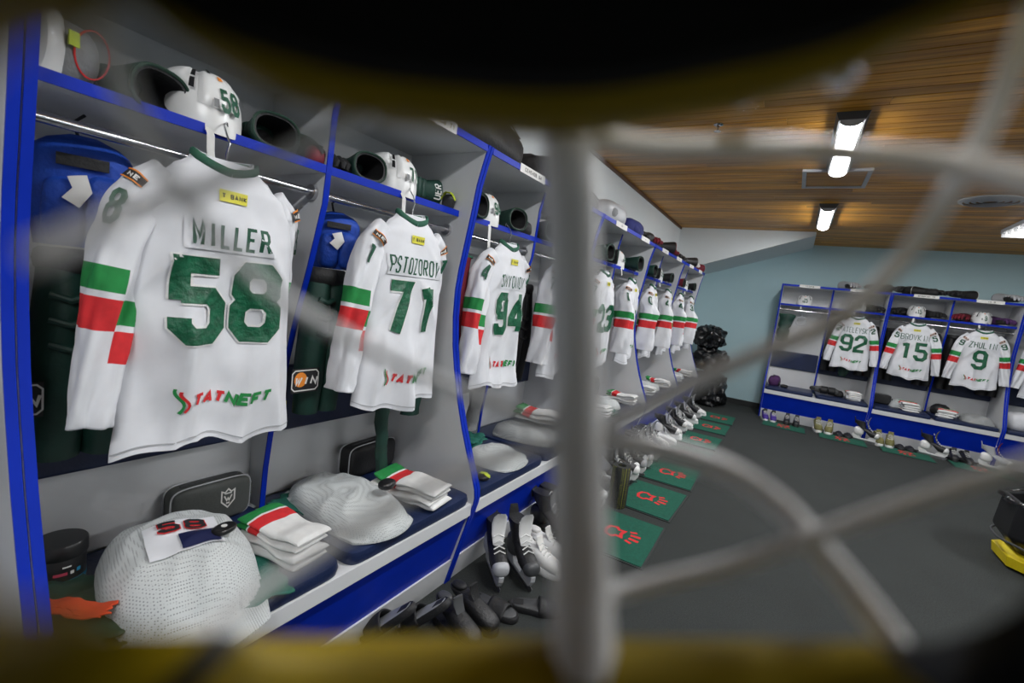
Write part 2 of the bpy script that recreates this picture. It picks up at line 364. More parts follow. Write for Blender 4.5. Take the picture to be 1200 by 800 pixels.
# ================================================================ LOCKERS
UW = 1.4393; Y0 = .3048
PROF = [(-.145,2.05),(-.165,1.97),(-.185,1.88),(-.20,1.75),(-.218,1.62),(-.235,1.5),(-.243,1.40),(-.238,1.28),(-.222,1.15),(-.198,1.04),(-.16,.90),(-.115,.77),(-.07,.66),(-.03,.57),(-.006,.51),(.0,.47),(-.004,.44),(-.116,.0)]
IPROF = [(-.235,2.05),(-.262,1.92),(-.27,1.75),(-.277,1.64),(-.33,1.43),(-.39,1.22),(-.44,1.0),(-.484,.82),(-.505,.65),(-.512,.49)]
def unit(loc, rz, W, label, group, plates, mid=None):
    t = thing('locker_unit', label, 'locker', loc, rz, group)
    th = .022
    for yy in (0.0, W-th):
        o = MB().prism([(a, z) for a, z in PROF]+[(-.6, 0), (-.6, 2.05)], 1, yy+.001, yy+th-.001).build('side_panel', GREY, t, smooth=False)
        MB().loft([[(a, yy+.0018, z), (a, yy+th-.0018, z), (a+.006, yy+th-.0018, z), (a+.006, yy+.0018, z)] for a, z in PROF], True).build('edge_strip', BLUE, o, angle=60)
    mid = mid or W/2
    o = MB().prism([(a, z) for a, z in IPROF]+[(-.595, .49), (-.595, 2.02)], 1, mid-.009, mid+.009).build('divider', GREY, t, smooth=False)
    MB().loft([[(a, mid-.01, z), (a, mid+.01, z), (a+.005, mid+.01, z), (a+.005, mid-.01, z)] for a, z in IPROF], True).build('edge_strip', BLUE, o, angle=60)
    o = MB().box((-.6, th, 2.022), (-.15, W-th, 2.05)).build('top_panel', GREY, t, smooth=False)
    MB().box((-.15, th, 2.022), (-.143, W-th, 2.05)).build('edge_strip', BLUE, o, smooth=False)
    MB().box((-.6, th, .49), (-.592, W-th, 2.022)).build('back_panel', GREY, t, smooth=False)
    for a, b in ((th, mid-.011), (mid+.011, W-th)):
        o = MB().box((-.59, a, 1.738), (-.272, b, 1.762)).build('shelf', GREY, t, smooth=False)
        MB().box((-.272, a, 1.737), (-.266, b, 1.764)).build('edge_strip', BLUE, o, smooth=False)
        o = MB().tube([(-.325, a, 1.675), (-.325, b, 1.675)], .0125, 12).build('rail', CHROME, t)
        for yy, s_ in ((a, 1), (b, -1)):
            MB().tube([(-.325, yy, 1.675), (-.325, yy+s_*.012, 1.675)], .026, 14).build('rail_bracket', STEEL, o)
        MB().box((-.592, a+.004, .76), (-.562, b-.004, 1.03)).build('back_pad', NAVY, t, bevel=.01)
        MB().sq((-.30, (a+b)/2, .465), (.29, (b-a)/2-.004, .028), .25, .12, 44, 10, zmin=.44).build('seat_cushion', NAVY, t)
    MB().box((-.6, th, .385), (-.008, W-th, .442)).build('fascia', GREY, t, smooth=False, bevel=.002)
    MB().prism([(-.025, .385), (-.095, .13), (-.12, .13), (-.05, .385)], 1, th, W-th).build('base_panel', BLUE, t, smooth=False)
    MB().prism([(-.085, .135), (-.118, 0), (-.14, 0), (-.105, .135)], 1, th, W-th).build('plinth', GREY, t, smooth=False)
    for k, s_ in enumerate(plates):
        if not s_: continue
        yc = W*(.27+.47*k); o = MB().box((-.143, yc-.13, 2.016), (-.1395, yc+.13, 2.056)).build('name_plate', PLATE, t, smooth=False)
        m = MB(); text(m, s_, lambda u, v, of: (-.1385, u, v), yc, 2.027, .018, .018, .013, .0032, .02); m.build('plate_lettering', INK, o, smooth=False)
    return t
LG = 'locker units along the pale wall'
unit((0, Y0-.012-UW, 0), 0, UW, 'locker unit cut off beside the one of jersey fifty-eight', LG, (None, None))
unit((0, Y0-.012, 0), 0, UW+.012, 'double locker unit holding jerseys fifty-eight and seventy-one', LG, ('', '#YCTO3OPOB 71'), mid=UW/2+.012)
unit((0, Y0+UW, 0), 0, UW, 'double locker unit holding jersey ninety-four and the sleeve-seven jersey', LG, ('CEMEHOB 94', '-7-'))
unit((0, Y0+2*UW, 0), 0, UW, 'double locker unit holding the sleeve-one jersey', LG, ('-3-', '-1-'))
unit((0, Y0+3*UW, 0), 0, UW, 'double locker unit holding the sleeve-zero jersey', LG, ('-0-', '-4-'))
unit((0, Y0+4*UW, 0), 0, UW, 'last double locker unit before the pile of black bags', LG, ('-4-', '-3-'))
EX, EY, EW = .859, 8.02, 1.323
EG = 'locker units against the teal end wall'
unit((EX, EY, 0), -PI/2, EW, 'double locker unit holding jersey ninety-two and a stall without jersey', EG, ('PE3EPB', 'KATEH 92'))
unit((EX+EW, EY, 0), -PI/2, EW, 'double locker unit holding jerseys fifteen and nine', EG, ('BPOBKHH 15', 'XYH 9'))
unit((EX+2*EW, EY, 0), -PI/2, EW, 'locker unit to the side of jersey nine, mostly out of view', EG, (None, None))

# stall helper: local (x out, y along, z) -> world
def LW(k, x, y, z): return Vector((x, Y0+k*UW/2+y, z))
def EWp(k, x, y, z): return Vector((EX+k*EW/2+y, EY-x, z))
#BODY
# ================================================================ JERSEYS
def jersey(loc, rz, label, num, name, sleeve_no, seed=1, spread=0.0, width=1.0, puff=1.2, ang=0.0, sponsor='TATNEFT', turn=0.0):
    """shirt hanging with its back to the room; local x out, y across, z up from the hem"""
    t = thing('hockey_jersey', label, 'jersey', loc, rz, 'white hockey jerseys on hangers')
    rs = random.Random(seed); ph = [rs.random()*6.28 for _ in range(8)]; sd = Vector((seed*3.7, seed*1.3, 0))
    H = .725
    def lerp_tab(T, z):
        for (z0, a0), (z1, a1) in zip(T, T[1:]):
            if z <= z1:
                q = (z-z0)/(z1-z0); q = q*q*(3-2*q); return a0+(a1-a0)*q
        return T[-1][1]
    TA = [(0, .226), (.10, .216), (.30, .203), (.52, .196), (.60, .188), (.645, .168), (.68, .125), (.71, .09), (.725, .076)]
    TB = [(0, .038), (.3, .042), (.55, .05), (.65, .042), (.70, .028), (.725, .022)]
    def half(z): return lerp_tab(TA, z)*width
    def folds(y_, z):
        g = max(0.0, 1-z/.62)
        w1 = 1-abs(math.sin(y_*13+ph[0]+1.5*z)); w2 = 1-abs(math.sin(y_*19+ph[1]-2.5*z))
        s_ = .036*g*w1**1.6+.024*g*g*w2**2+.010*math.sin(z*17+y_*11+ph[2])*max(0, .62-z)
        s_ += .026*noise.noise(Vector((y_*7, z*4.2, 0))+sd)*min(1, (H-z)*5) + .009*noise.noise(Vector((y_*16, z*11, 3))+sd)*min(1, (H-z)*5)
        # diagonal pulls from the shoulders
        q_ = 1-abs(math.sin((z+abs(y_)*1.4)*17+ph[3])); s_ += .018*q_*q_*math.exp(-((z-.47)/.14)**2)*min(1, abs(y_)/.1)
        return s_
    def back(y_, z):
        a = half(z); q = min(1, abs(y_)/a); return lerp_tab(TB, z)*(1-q**3.2)**.6 + folds(y_, z)*(1-q**6)
    hemz = lambda y_: .020*math.sin(y_*14+ph[4])+.008*math.sin(y_*37+ph[5])+.018*math.cos(y_/.226*1.3)-.03 + .02*y_/.2*(.6 if seed % 2 else -.3)
    def pos(y_, z):
        zz = z + hemz(y_)*max(0, 1-z/.25); return y_, zz
    nz, ns = 80, 54; rings = []
    for i in range(nz+1):
        z = H*i/nz; a = half(z); ring = []
        for j in range(ns+1):
            y_ = a*math.sin(PI/2*(-1+2*j/ns)); yy, zz = pos(y_, z); ring.append((back(y_, z), yy, zz))
        for j in range(ns-1, 0, -1):
            y_ = a*math.sin(PI/2*(-1+2*j/ns)); yy, zz = pos(y_, z); q = min(1, abs(y_)/a); ring.append((-lerp_tab(TB, z)*(1-q**3.2)**.6*.9 + .5*folds(y_+.4, z)*(1-q**6), yy, zz+.004))
        rings.append(ring)
    body = MB().loft(rings, False).build('body', WHITE, t, angle=180)
    fn = lambda u, v, of: (back(u, v)+.0035+of, *pos(u, v))
    # hem fold line
    m = MB(); pts = [(half(0)*math.sin(PI/2*(-.99+1.98*i/40)), .016) for i in range(41)]
    ribbon(m, pts, .003, fn, .02, 0, .0004); m.build('hem_seam', LGREY, body, smooth=False)
    # collar
    m = MB(); rr = [[], []]
    path = []
    for i in range(33):
        a = 2*PI*i/32; path.append((.026*math.cos(a)-.002+.006*(math.cos(a) > 0), .079*math.sin(a)*width, H-.006-.024*max(0, math.cos(a))+.010*abs(math.sin(a))))
    m.tube(path, .0115, 8, False, flat=.006, up=(0, 0, 1)); m.build('collar', COLLAR, t)
    m = MB(); m.tube([(x*.8-.006, y_*.9, z+.002) for x, y_, z in path], .010, 6, False, flat=.004, up=(0, 0, 1)); m.build('collar_lining', WHITE, t)
    # lettering
    k = len(name); adv = min(.0345, .27/max(k, 1))*width if not spread else min(.045, .37/max(k, 1))
    m = MB(); ribbon(m, [(-adv*k/2-.012, .575-.045), (adv*k/2+.012, .575-.045)], .075, fn, .01, 0, .0003); m.build('name_bar', WHITE, body)
    m = MB(); text(m, name, fn, -.006 if k > 6 else 0, .500, .064 if not spread else .078, adv, adv*.82, .0088 if k < 7 else .0068, .01, 0, .0012); m.build('name_lettering', TGREEN, t)
    m = MB(); dw = .132*width*(1.12 if spread else 1); nh = .218*(1.12 if spread else 1); text(m, num, fn, 0, .470-nh, nh+.008, dw*1.1, dw+.008, .052, .007, 0, .0004)
    m.build('number_border', WHITE2, t); m = MB(); text(m, num, fn, 0, .474-nh, nh, dw*1.1, dw, .042, .007, 0, .0016); m.build('back_number', DGREEN, t)
    m = MB(); text(m, 'TATNEFT', fn, .020, .096, .032, .0305*width, .0285*width, .0085, .01, [0]*3+[1]*4, .001, slant=.25)
    for o_, c_ in ((-.112, 1), (-.101, 0)):
        ribbon(m, [(o_+.004+.009*math.sin(q*5.2), .086+.062*q-(.008 if c_ == 0 else 0)*q) for q in [i/10 for i in range(11)]], .0062, fn, .006, c_, .001)
    m.build('sponsor_lettering', [RED, GREEN], t)
    m = MB(); ribbon(m, [(-.036*width, .634), (.036*width, .634)], .029, fn, .008, 0, .0008); o = m.build('sponsor_patch', YTAG, t)
    m = MB(); text(m, 'BANK', fn, .012, .628, .012, .0115, .009, .0026, .01, 0, .0016); text(m, 'T', fn, -.026, .628, .012, .012, .010, .003, .01, 0, .0016); m.build('patch_lettering', INK, o)
    # sleeves: outer (nearer y-) hangs forward, other behind or forward too
    for sgn in (-1, 1):
        fwd = sgn < 0 or spread > 0; fx = .03*(puff-1.2)+(.02 if spread else 0)
        sp_ = spread if spread else 0.0
        if fwd: ctr = [(-.004, .125, .648), (-.004, .165, .61), (-.006, .198, .55), (-.006+fx, .220+sp_*.25, .44), (-.004+fx, .240+sp_*.6, .30), (0+fx, .256+sp_*.9, .16), (fx, .264+sp_, .065)]
        else: ctr = [(-.01, .125, .648), (-.02, .165, .61), (-.035, .178, .55), (-.05, .178, .44), (-.06, .178, .30), (-.065, .18, .16), (-.066, .182, .07)]
        ry = [.05, .052, .05, .050, .048, .044, .040]; rx = [a*(1+(puff-1)*b) for a, b in zip([.03, .036, .036, .034, .032, .032, .032], [0, .3, .6, 1, 1.1, 1.2, 1.2])]
        n = 60; rings = []; mi = []; nr = 44
        def interp(T, s_):
            q = s_*(len(T)-1); i = min(int(q), len(T)-2); f_ = q-i
            if isinstance(T[0], tuple):
                p0 = T[max(0, i-1)]; p1 = T[i]; p2 = T[i+1]; p3 = T[min(len(T)-1, i+2)]
                return [.5*((2*b)+(-a+c)*f_+(2*a-5*b+4*c-d)*f_*f_+(-a+3*b-3*c+d)*f_**3) for a, b, c, d in zip(p0, p1, p2, p3)]
            return T[i]+(T[i+1]-T[i])*f_
        def sleeve(s_, a, of=0.0):
            c = interp(ctr, s_); w_ = interp(ry, s_)+of; d_ = interp(rx, s_)+of
            tan = Vector(interp(ctr, min(1, s_+.01)))-Vector(interp(ctr, max(0, s_-.01))); ty, tz = tan.y, tan.z
            l_ = math.hypot(ty, tz); ny, nzv = -tz/l_, ty/l_     # across direction in the yz plane, +y side
            cw = math.copysign(abs(math.cos(a))**.8, math.cos(a)); sw_ = math.copysign(abs(math.sin(a))**.8, math.sin(a))
            fo = (.011*(1-2*abs(math.sin(a*1.5+ph[5]+s_*3)))+.008*math.sin(a*5+ph[6]+s_*14))*min(1, s_*2)+.010*noise.noise(Vector((s_*9, a*2, seed*2.0+sgn)))
            w_ += fo*.5; d_ += fo
            return (c[0]+d_*sw_, sgn*(c[1]+w_*cw*ny), c[2]+w_*cw*nzv)
        for i in range(n+1):
            rings.append([sleeve(i/n, 2*PI*j/nr) for j in range(nr)])
            s_ = (i+.5)/n; mi.append(1 if .545 < s_ < .61 else 2 if .635 < s_ < .715 else 0)
        sl_ = MB(); sl_.loft(rings, True, mi[:n])
        for i in range(n):
            for j in range(nr):
                s_ = (i+.5)/n - (.085 if not spread and PI*.55 < 2*PI*(j+.5)/nr < PI*1.45 else 0)
                sl_.m[i*nr+j] = 1 if .52 < s_ < .585 else 2 if .605 < s_ < .685 else 0
        so = sl_.build('sleeve', [WHITE, GREEN, RED], t, angle=180)
        if sleeve_no:
            gg = (lambda u, v, of: sleeve(.30-(v/.62), PI/2-ang+u/.055, .007+of)) if sgn < 0 else (lambda u, v, of: sleeve(.30-(v/.62), PI/2-ang-u/.055, .007+of))
            m = MB(); text(m, sleeve_no, gg, 0, -.06, .085, .05, .045, .014, .012); m.build('sleeve_number', TGREEN, so)
            m = MB(); ribbon(m, [(-.03, .075), (.03, .075)], .036, gg, .008); p_ = m.build('sleeve_patch', mat('patch_black', (.02, .015, .015), .7), so)
            m = MB(); text(m, 'NE', gg, 0, .067, .016, .018, .014, .004, .008, 0, .001); ribbon(m, [(-.03, .091), (.03, .091)], .004, gg, .008, 1, .001); ribbon(m, [(-.03, .059), (.03, .059)], .004, gg, .008, 1, .001)
            m.build('patch_lettering', [PLATE, ORANGE2], p_)
    return t
def hanger(loc, rz, label, hook_x=0.0, hook_h=.075):
    """origin at the neck of the jersey"""
    t = thing('clothes_hanger', label, 'hanger', loc, rz, 'wire clothes hangers')
    pts = [(0, 0, -.02), (0, 0, .02), (.002, .006, hook_h*.5), (0, -.004, hook_h*.75), (hook_x*.5, .004, hook_h), (hook_x*.8, .02, hook_h+.012), (hook_x, .03, hook_h-.004)]
    MB().tube(pts, .0024, 8).build('hook', CHROME, t)
    MB().tube([(0, -.15, -.085), (0, -.08, -.04), (0, 0, -.018), (0, .08, -.04), (0, .15, -.085)], .006, 8).build('shoulder_bar', BLACKP, t)
    return t

# ================================================================ GEAR BUILDERS
def helmet(loc, rz, label, num='', strap=True, group='white hockey helmets on the shelves', shellm=None, tilt=0.0, sc=1.0, straplen=.12):
    t = thing('hockey_helmet', label, 'helmet', loc, rz, group); sm = shellm or WPLAST
    a_, b_, h_ = .128, .098, .155
    def surf(th, q, of=0.0):
        """q 0 top .. 1 rim"""
        ct, st = math.cos(th), math.sin(th); ph = q*PI/2*1.08; s_ = math.sin(ph)**.86; c_ = math.cos(ph)
        zb = .012+.032*abs(st)**2.5-.012*max(0, ct)
        rx = (a_+of)*(1+.05*max(0, ct)*q); ry = (b_+of)*(1+.03*math.sin(q*PI)*abs(st))
        z = zb+(h_-zb)*max(0, c_)**.8+of*c_ - (.02*(q-.92)/.08 if q > .92 else 0)*1.0
        x = rx*s_*ct; y_ = ry*s_*st
        p = Vector((x*math.cos(tilt)+z*math.sin(tilt)*.0, y_, z)); return p*sc
    n, k = 48, 20
    rings = [[surf(2*PI*j/n, .02+.98*i/k) for j in range(n)] for i in range(k+1)]
    m = MB(); m.loft(rings, False); m.add([surf(2*PI*j/n, .02) for j in range(n)], [tuple(range(n))])
    inner = [[surf(2*PI*j/n, q, -.012) for j in range(n)] for q in (1, .8, .5, .2)]
    m.loft([rings[-1]]+inner, False, 1); m.add(inner[-1], [tuple(range(n))[::-1]], 1)
    shell = m.build('shell', [sm, BLACK], t, angle=60)
    # raised plates
    def patch(th0, th1, q0, q1, of, nm, mm, nu=14, nv=8):
        g = [[surf(th0+(th1-th0)*i/nu, q0+(q1-q0)*j/nv, of*min(1, 6*min(i/nu, 1-i/nu, j/nv, 1-j/nv)+.15)) for i in range(nu+1)] for j in range(nv+1)]
        return MB().loft(g, False, 0, closed=False).build(nm, mm, t, angle=60)
    patch(-.62, .62, .22, .80, .010, 'rear_plate', sm); patch(PI-.7, PI+.7, .2, .85, .010, 'front_plate', sm)
    for s_ in (1, -1): patch(s_*.85, s_*2.2, .18, .62, .009, 'side_plate', sm)
    for th, q in ((.75, .45), (-.75, .45), (.75, .62), (-.75, .62), (1.5, .72), (-1.5, .72), (.32, .30), (-.32, .30)):
        m = MB(); g = [[surf(th-.055+.11*i/3, q-.07+.14*j/3, .0115) for i in range(4)] for j in range(4)]; m.loft(g, False, 0, closed=False); m.build('vent', BLACKP, t)
    fn = lambda u, v, of: surf(u/.125/sc, .93-v/.2/sc, .0125+of)
    if num:
        m = MB(); text(m, num, fn, 0.014, .020, .048, .033, .029, .0085, .008); m.build('number', TGREEN, t)
        m = MB(); ribbon(m, [(-.036, .033), (-.022, .033)], .016, fn, .004); m.build('crest', MIDGREY, t)
        m = MB(); ribbon(m, [(-.012, .098), (.006, .098)], .014, fn, .004); m.build('sticker', ORANGE2, t)
    if strap:
        b0 = surf(-.35, .99); pts = [b0+Vector((-.004, 0, .006)), b0+Vector((.010, -.002, -.012)), b0+Vector((.016, -.004, -straplen*.5)), b0+Vector((.018, .002, -straplen))]
        MB().tube(pts, [.010]*4, 8, True, flat=.0022, up=(0, 1, 0)).build('chin_strap', STRAPW, t)
    return t

def glove(loc, rot, label, cm=None, tm=None, txt='', group='hockey gloves on the shelves', sc=1.0, pipe=None):
    """hockey glove lying along +x (fingers) with open cuff at -x"""
    cm = cm or PGREEN; tm = tm or BLACK; pipe = pipe or PIPING
    t = thing('hockey_glove', label, 'glove', loc, 0, group); t.rotation_euler = rot; t.scale = (sc, sc, sc)
    # cuff: flared open tube
    m = MB(); n = 28; rr = []
    for x, w_, h_ in ((-.155, .078, .058), (-.15, .082, .062), (-.10, .068, .053), (-.05, .056, .045), (-.02, .052, .042)):
        rr.append([(x, w_*math.copysign(abs(math.cos(a))**.8, math.cos(a)), .055+h_*math.copysign(abs(math.sin(a))**.8, math.sin(a))*(.92 if math.sin(a) < 0 else 1)) for a in [2*PI*j/n for j in range(n)]])
    inn = [[(x+.002 if i < 2 else x, y_*.86, .055+(z-.055)*.84) for x, y_, z in r_] for i, r_ in enumerate(rr)]
    m.loft(rr, False, 0); m.loft([rr[0]]+inn, False, 1); m.add(inn[-1], [tuple(range(n))], 1)
    cuff = m.build('cuff', [cm, BLACK], t)
    m = MB(); m.tube([Vector(p) for p in rr[0]]+[Vector(rr[0][0])], .0045, 6, False); m.build('cuff_piping', pipe, cuff)
    # hand
    MB().sq((.03, 0, .05), (.075, .055, .036), .6, .6, 24, 12, amp=.004, nscale=30).build('palm', tm, t)
    for i in range(3):
        MB().sq((-.018+i*.036, 0, .073), (.021, .056, .022), .7, .5, 20, 10).build('back_roll', cm, t)
    for i in range(4):
        yy = -.042+i*.028; L_ = (.055, .068, .066, .05)[i]
        m = MB()
        m.tube([(.09, yy, .065), (.09+L_*.55, yy, .066), (.09+L_, yy*1.04, .045), (.09+L_*.95, yy*1.04, .024)], [.0145, .0155, .0145, .008], 12, True); m.build('finger', cm, t)
    MB().tube([(.0, .055, .05), (.045, .078, .05), (.085, .083, .045), (.11, .078, .04)], [.017, .021, .019, .010], 12).build('thumb', cm, t)
    if txt:
        fn = lambda u, v, of: (-.15+v, -u, .055+.0655+of-(v*.28) - (u*u)*3.0)
        m = MB(); text(m, txt, fn, 0, .012, .05, .032, .028, .0075, .008, 0, .002); m.build('lettering', PLATE if txt == 'UER' else RED, cuff)
    return t

def bundle(name, label, cat, loc, rz, r, mats, seed, group=None, amp=.012, ns=9.0, straps=0, sc=(1, 1, 1)):
    """soft crumpled thing resting on its flat underside"""
    t = thing(name, label, cat, loc, rz, group)
    MB().sq((0, 0, r[2]*.8), r, .75, .8, 36, 20, amp=amp, nscale=ns, seed=seed, zmin=0.0).build('body', mats[0], t)
    for i in range(straps):
        a = random.Random(seed+i).uniform(-.5, .5)*r[1]
        p = []
        for q in range(9):
            s_ = -1+2*q/8; p.append((r[0]*s_*.98, a+.01*math.sin(q*1.7), r[2]*.8+r[2]*1.02*math.sqrt(max(0, 1-abs(s_*.98)**2.6))*(1-(a/r[1])**2*.4)+.004))
        MB().tube(p, .010, 8, True, flat=.003, up=(0, 1, 0)).build('strap', mats[1], t)
    if len(mats) > 2:
        MB().sq((r[0]*.55, -r[1]*.3, r[2]*.75), (r[0]*.42, r[1]*.4, r[2]*.5), .7, .7, 20, 12, amp=amp*.7, nscale=ns*1.5, seed=seed+3, zmin=0.0).build('lobe', mats[2], t)
        MB().sq((r[0]*.25, r[1]*.55, r[2]*.6), (r[0]*.5, r[1]*.35, r[2]*.55), .7, .7, 20, 12, amp=amp*.7, nscale=ns*1.5, seed=seed+5, zmin=0.0).build('lobe', mats[1], t)
    return t

def socks(loc, rz, label, n=3, L_=.26, W_=.14, seed=1, stripes=True, sc=1.0, curl=.02):
    """folded knitted socks: fold at +x front, stripes at -x end"""
    t = thing('folded_socks', label, 'socks', loc, rz, 'folded white game socks on the benches'); t.scale = (sc, sc, sc)
    rs = random.Random(seed); z = 0.0
    for i in range(n):
        th = .0145-.001*i; k = 34; nn = 22; rings = []; mi = []
        dx, dy, da = rs.uniform(-.012, .012), rs.uniform(-.012, .012), rs.uniform(-.07, .07)
        for q in range(k+1):
            s_ = q/k; x = -L_/2+L_*s_; ring = []
            wv = .006*math.sin(s_*9+seed+i)+curl*max(0, (.25-s_))*2
            ww = W_/2*(1-.12*s_)*(1+.03*math.sin(s_*7+i*2))
            e = 1.0
            if s_ < .03: e = .6
            if s_ > .95: e = max(.25, math.sqrt(max(0, 1-((s_-.95)/.05)**2)))
            for j in range(nn):
                a = 2*PI*j/nn; c = math.copysign(abs(math.cos(a))**.6, math.cos(a)); d = math.copysign(abs(math.sin(a))**.8, math.sin(a))
                px, py = x+dx, ww*c+dy; pz = z+th+th*d*e*(1+.6*noise.noise(Vector((x*22, py*30, seed+i*3.0))))+wv*(1 if i else .4)+.004*noise.noise(Vector((x*14, py*12, seed+i)))
                ring.append((px*math.cos(da)-py*math.sin(da), px*math.sin(da)+py*math.cos(da), max(pz, .0005)))
            rings.append(ring); mi.append(0 if not stripes or i < n-2 else 1 if s_ < .16 else 2 if .20 <= s_ < .36 else 0)
        MB().loft(rings, True, mi[:k]).build('sock_layer', [WHITE2, GREEN, RED], t)
        z += th*1.75
    return t

def mesh_heap(loc, rz, label, r=(.26, .17, .10), seed=1, m=None, patch='', flange=True, cat='practice jersey', pw=.6):
    """practice jersey stuffed into a bundle, a flat skirt of cloth hanging to the front"""
    t = thing('mesh_practice_jersey', label, cat, loc, rz, 'folded mesh practice jerseys on the benches'); m_ = m or MESHW
    def hz(x, y_):
        q = (abs(x)/r[0])**2.6+(abs(y_)/r[1])**2.6
        return (r[2]*2*max(0, 1-q)**pw)
    def top(x, y_):
        b = hz(x, y_); n_ = .014*noise.noise(Vector((x*11, y_*11, seed)))+.010*(1-abs(math.sin((x*.8+y_)*22+seed+3*noise.noise(Vector((x*6,y_*6,seed))))))*(1 if b > .02 else .3)*.6
        return max(.004, b+n_*(1 if b > .01 else .5)+.006)
    nu, nv = 56, 44; g = []
    ex = r[0]*1.02
    for i in range(nu+1):
        u = -1+2*i/nu; row = []
        for j in range(nv+1):
            v = -1+2*j/nv
            # squircle outline
            x = ex*u*math.sqrt(max(0, 1-.32*v*v)); y_ = r[1]*1.02*v*math.sqrt(max(0, 1-.32*u*u))
            if flange and u > .3: x += (u-.3)*.16*(1-.25*v); 
            z = top(x if x < ex else ex, y_)
            row.append((x, y_, z))
        g.append(row)
    mb = MB(); mb.loft(g, False, 0, closed=False)
    gl = [[(p[0], p[1], 0.0) for p in row] for row in g]
    n1 = nv+1; base = len(mb.v); mb.loft(gl, False, 0, closed=False)
    ol = [i*n1 for i in range(nu+1)]+[nu*n1+j for j in range(1, n1)]+[i*n1+nv for i in range(nu-1, -1, -1)]+[j for j in range(nv-1, 0, -1)]
    mb.f += [(ol[i], ol[(i+1) % len(ol)], base+ol[(i+1) % len(ol)], base+ol[i]) for i in range(len(ol))]; mb.m += [0]*len(ol)
    mb.build('cloth', m_, t, angle=75)
    if patch:
        fn = lambda u, v, of: ((lambda x, y_: Vector((x, y_, top(x, y_)+.006+of)))(.03+r[0]*.02-v, u-.0))
        m2 = MB(); ribbon(m2, [(-.085, 0.0), (.085, 0.0)], .15, fn, .012); o = m2.build('number_patch', WHITE, t)
        m2 = MB(); text(m2, patch, fn, .0, .010, .052, .062, .054, .0175, .005, 0, .005); m2.build('patch_number_outline', RED, o)
        m2 = MB(); text(m2, patch, fn, .0, .0125, .047, .062, .049, .0105, .005, 0, .0065); m2.build('patch_number', INK, o)
        m2 = MB(); ribbon(m2, [(-.015, -.038), (.075, -.038)], .07, fn, .01, 0, .004); m2.build('navy_square', mat('navy_print', (.006, .01, .06), .6), o)
    return t

def loft_boot(mb, secs, n=20, mi=0):
    """secs: (x,z,half width,half height, tilt) rings standing across x"""
    rings = []
    for x, z, w_, h_, tl in secs:
        ring = []
        for j in range(n):
            a = 2*PI*j/n; c = math.copysign(abs(math.cos(a))**.85, math.cos(a)); d = math.copysign(abs(math.sin(a))**.85, math.sin(a))
            ring.append((x-h_*d*math.sin(tl), w_*c, z+h_*d*math.cos(tl)))
        rings.append(ring)
    mb.loft(rings, True, mi); return mb
def skate(loc, rz, label, boot=None, holder=None, accent=None, group=None, roll=0.0, tongue=None):
    t = thing('hockey_skate', label, 'skate', loc, rz, group); boot = boot or BLACKL; holder = holder or WPLAST; accent = accent or LGREY
    b = .085
    m = MB(); loft_boot(m, [(.150, b+.028, .012, .014, 0), (.143, b+.032, .030, .026, 0), (.12, b+.036, .040, .034, 0), (.08, b+.042, .044, .041, .1), (.04, b+.052, .043, .052, .35), (.0, b+.068, .041, .064, .7), (-.035, b+.09, .040, .068, 1.0), (-.06, b+.125, .039, .064, 1.25), (-.075, b+.165, .041, .060, 1.45), (-.08, b+.19, .043, .060, 1.5)], 22)
    m.build('boot', boot, t)
    m = MB(); m.sq((.118, 0, b+.034), (.036, .042, .035), .8, .8, 20, 12); m.build('toe_cap', accent, t)
    m = MB(); m.sq((-.075, 0, b+.055), (.058, .041, .056), .7, .8, 20, 12); m.build('heel_counter', accent, t)
    m = MB(); loft_boot(m, [(-.128, b+.15, .030, .006, 1.45), (-.136, b+.20, .028, .006, 1.45), (-.145, b+.235, .022, .005, 1.4)], 14); m.build('tendon_guard', boot, t)
    m = MB(); loft_boot(m, [(.03, b+.105, .026, .007, .7), (.012, b+.15, .034, .007, 1.1), (.008, b+.20, .038, .007, 1.5), (.018, b+.24, .034, .006, 1.8), (.03, b+.262, .02, .005, 2)], 16); m.build('tongue', tongue or MIDGREY, t)
    la = MB()
    for i in range(6):
        x, z = .075-i*.017, b+.088+i*.012+(.006*i*i*.4); la.tube([(x, -.028, z-.006), (x-.006, 0, z+.006), (x, .028, z-.006)], .0032, 6)
    la.build('laces', STRAPW, t)
    hp = [(-.135, b+.012), (-.14, b-.012), (-.12, .030), (.125, .030), (.148, b-.02), (.150, b+.006), (.135, b+.01), (.06, b+.008), (.045, b-.012), (.03, .048), (-.045, .048), (-.06, b-.012), (-.075, b+.012)]
    MB().prism(hp, 1, -.013, .013).build('blade_holder', holder, t, smooth=False, bevel=.004)
    MB().prism([(-.142, .012), (-.125, 0), (.12, 0), (.142, .010), (.150, .030), (.13, .034), (-.13, .034)], 1, -.0016, .0016).build('blade', STEEL, t, smooth=False)
    if roll:
        t.rotation_euler = (roll, 0, rz)
    return t
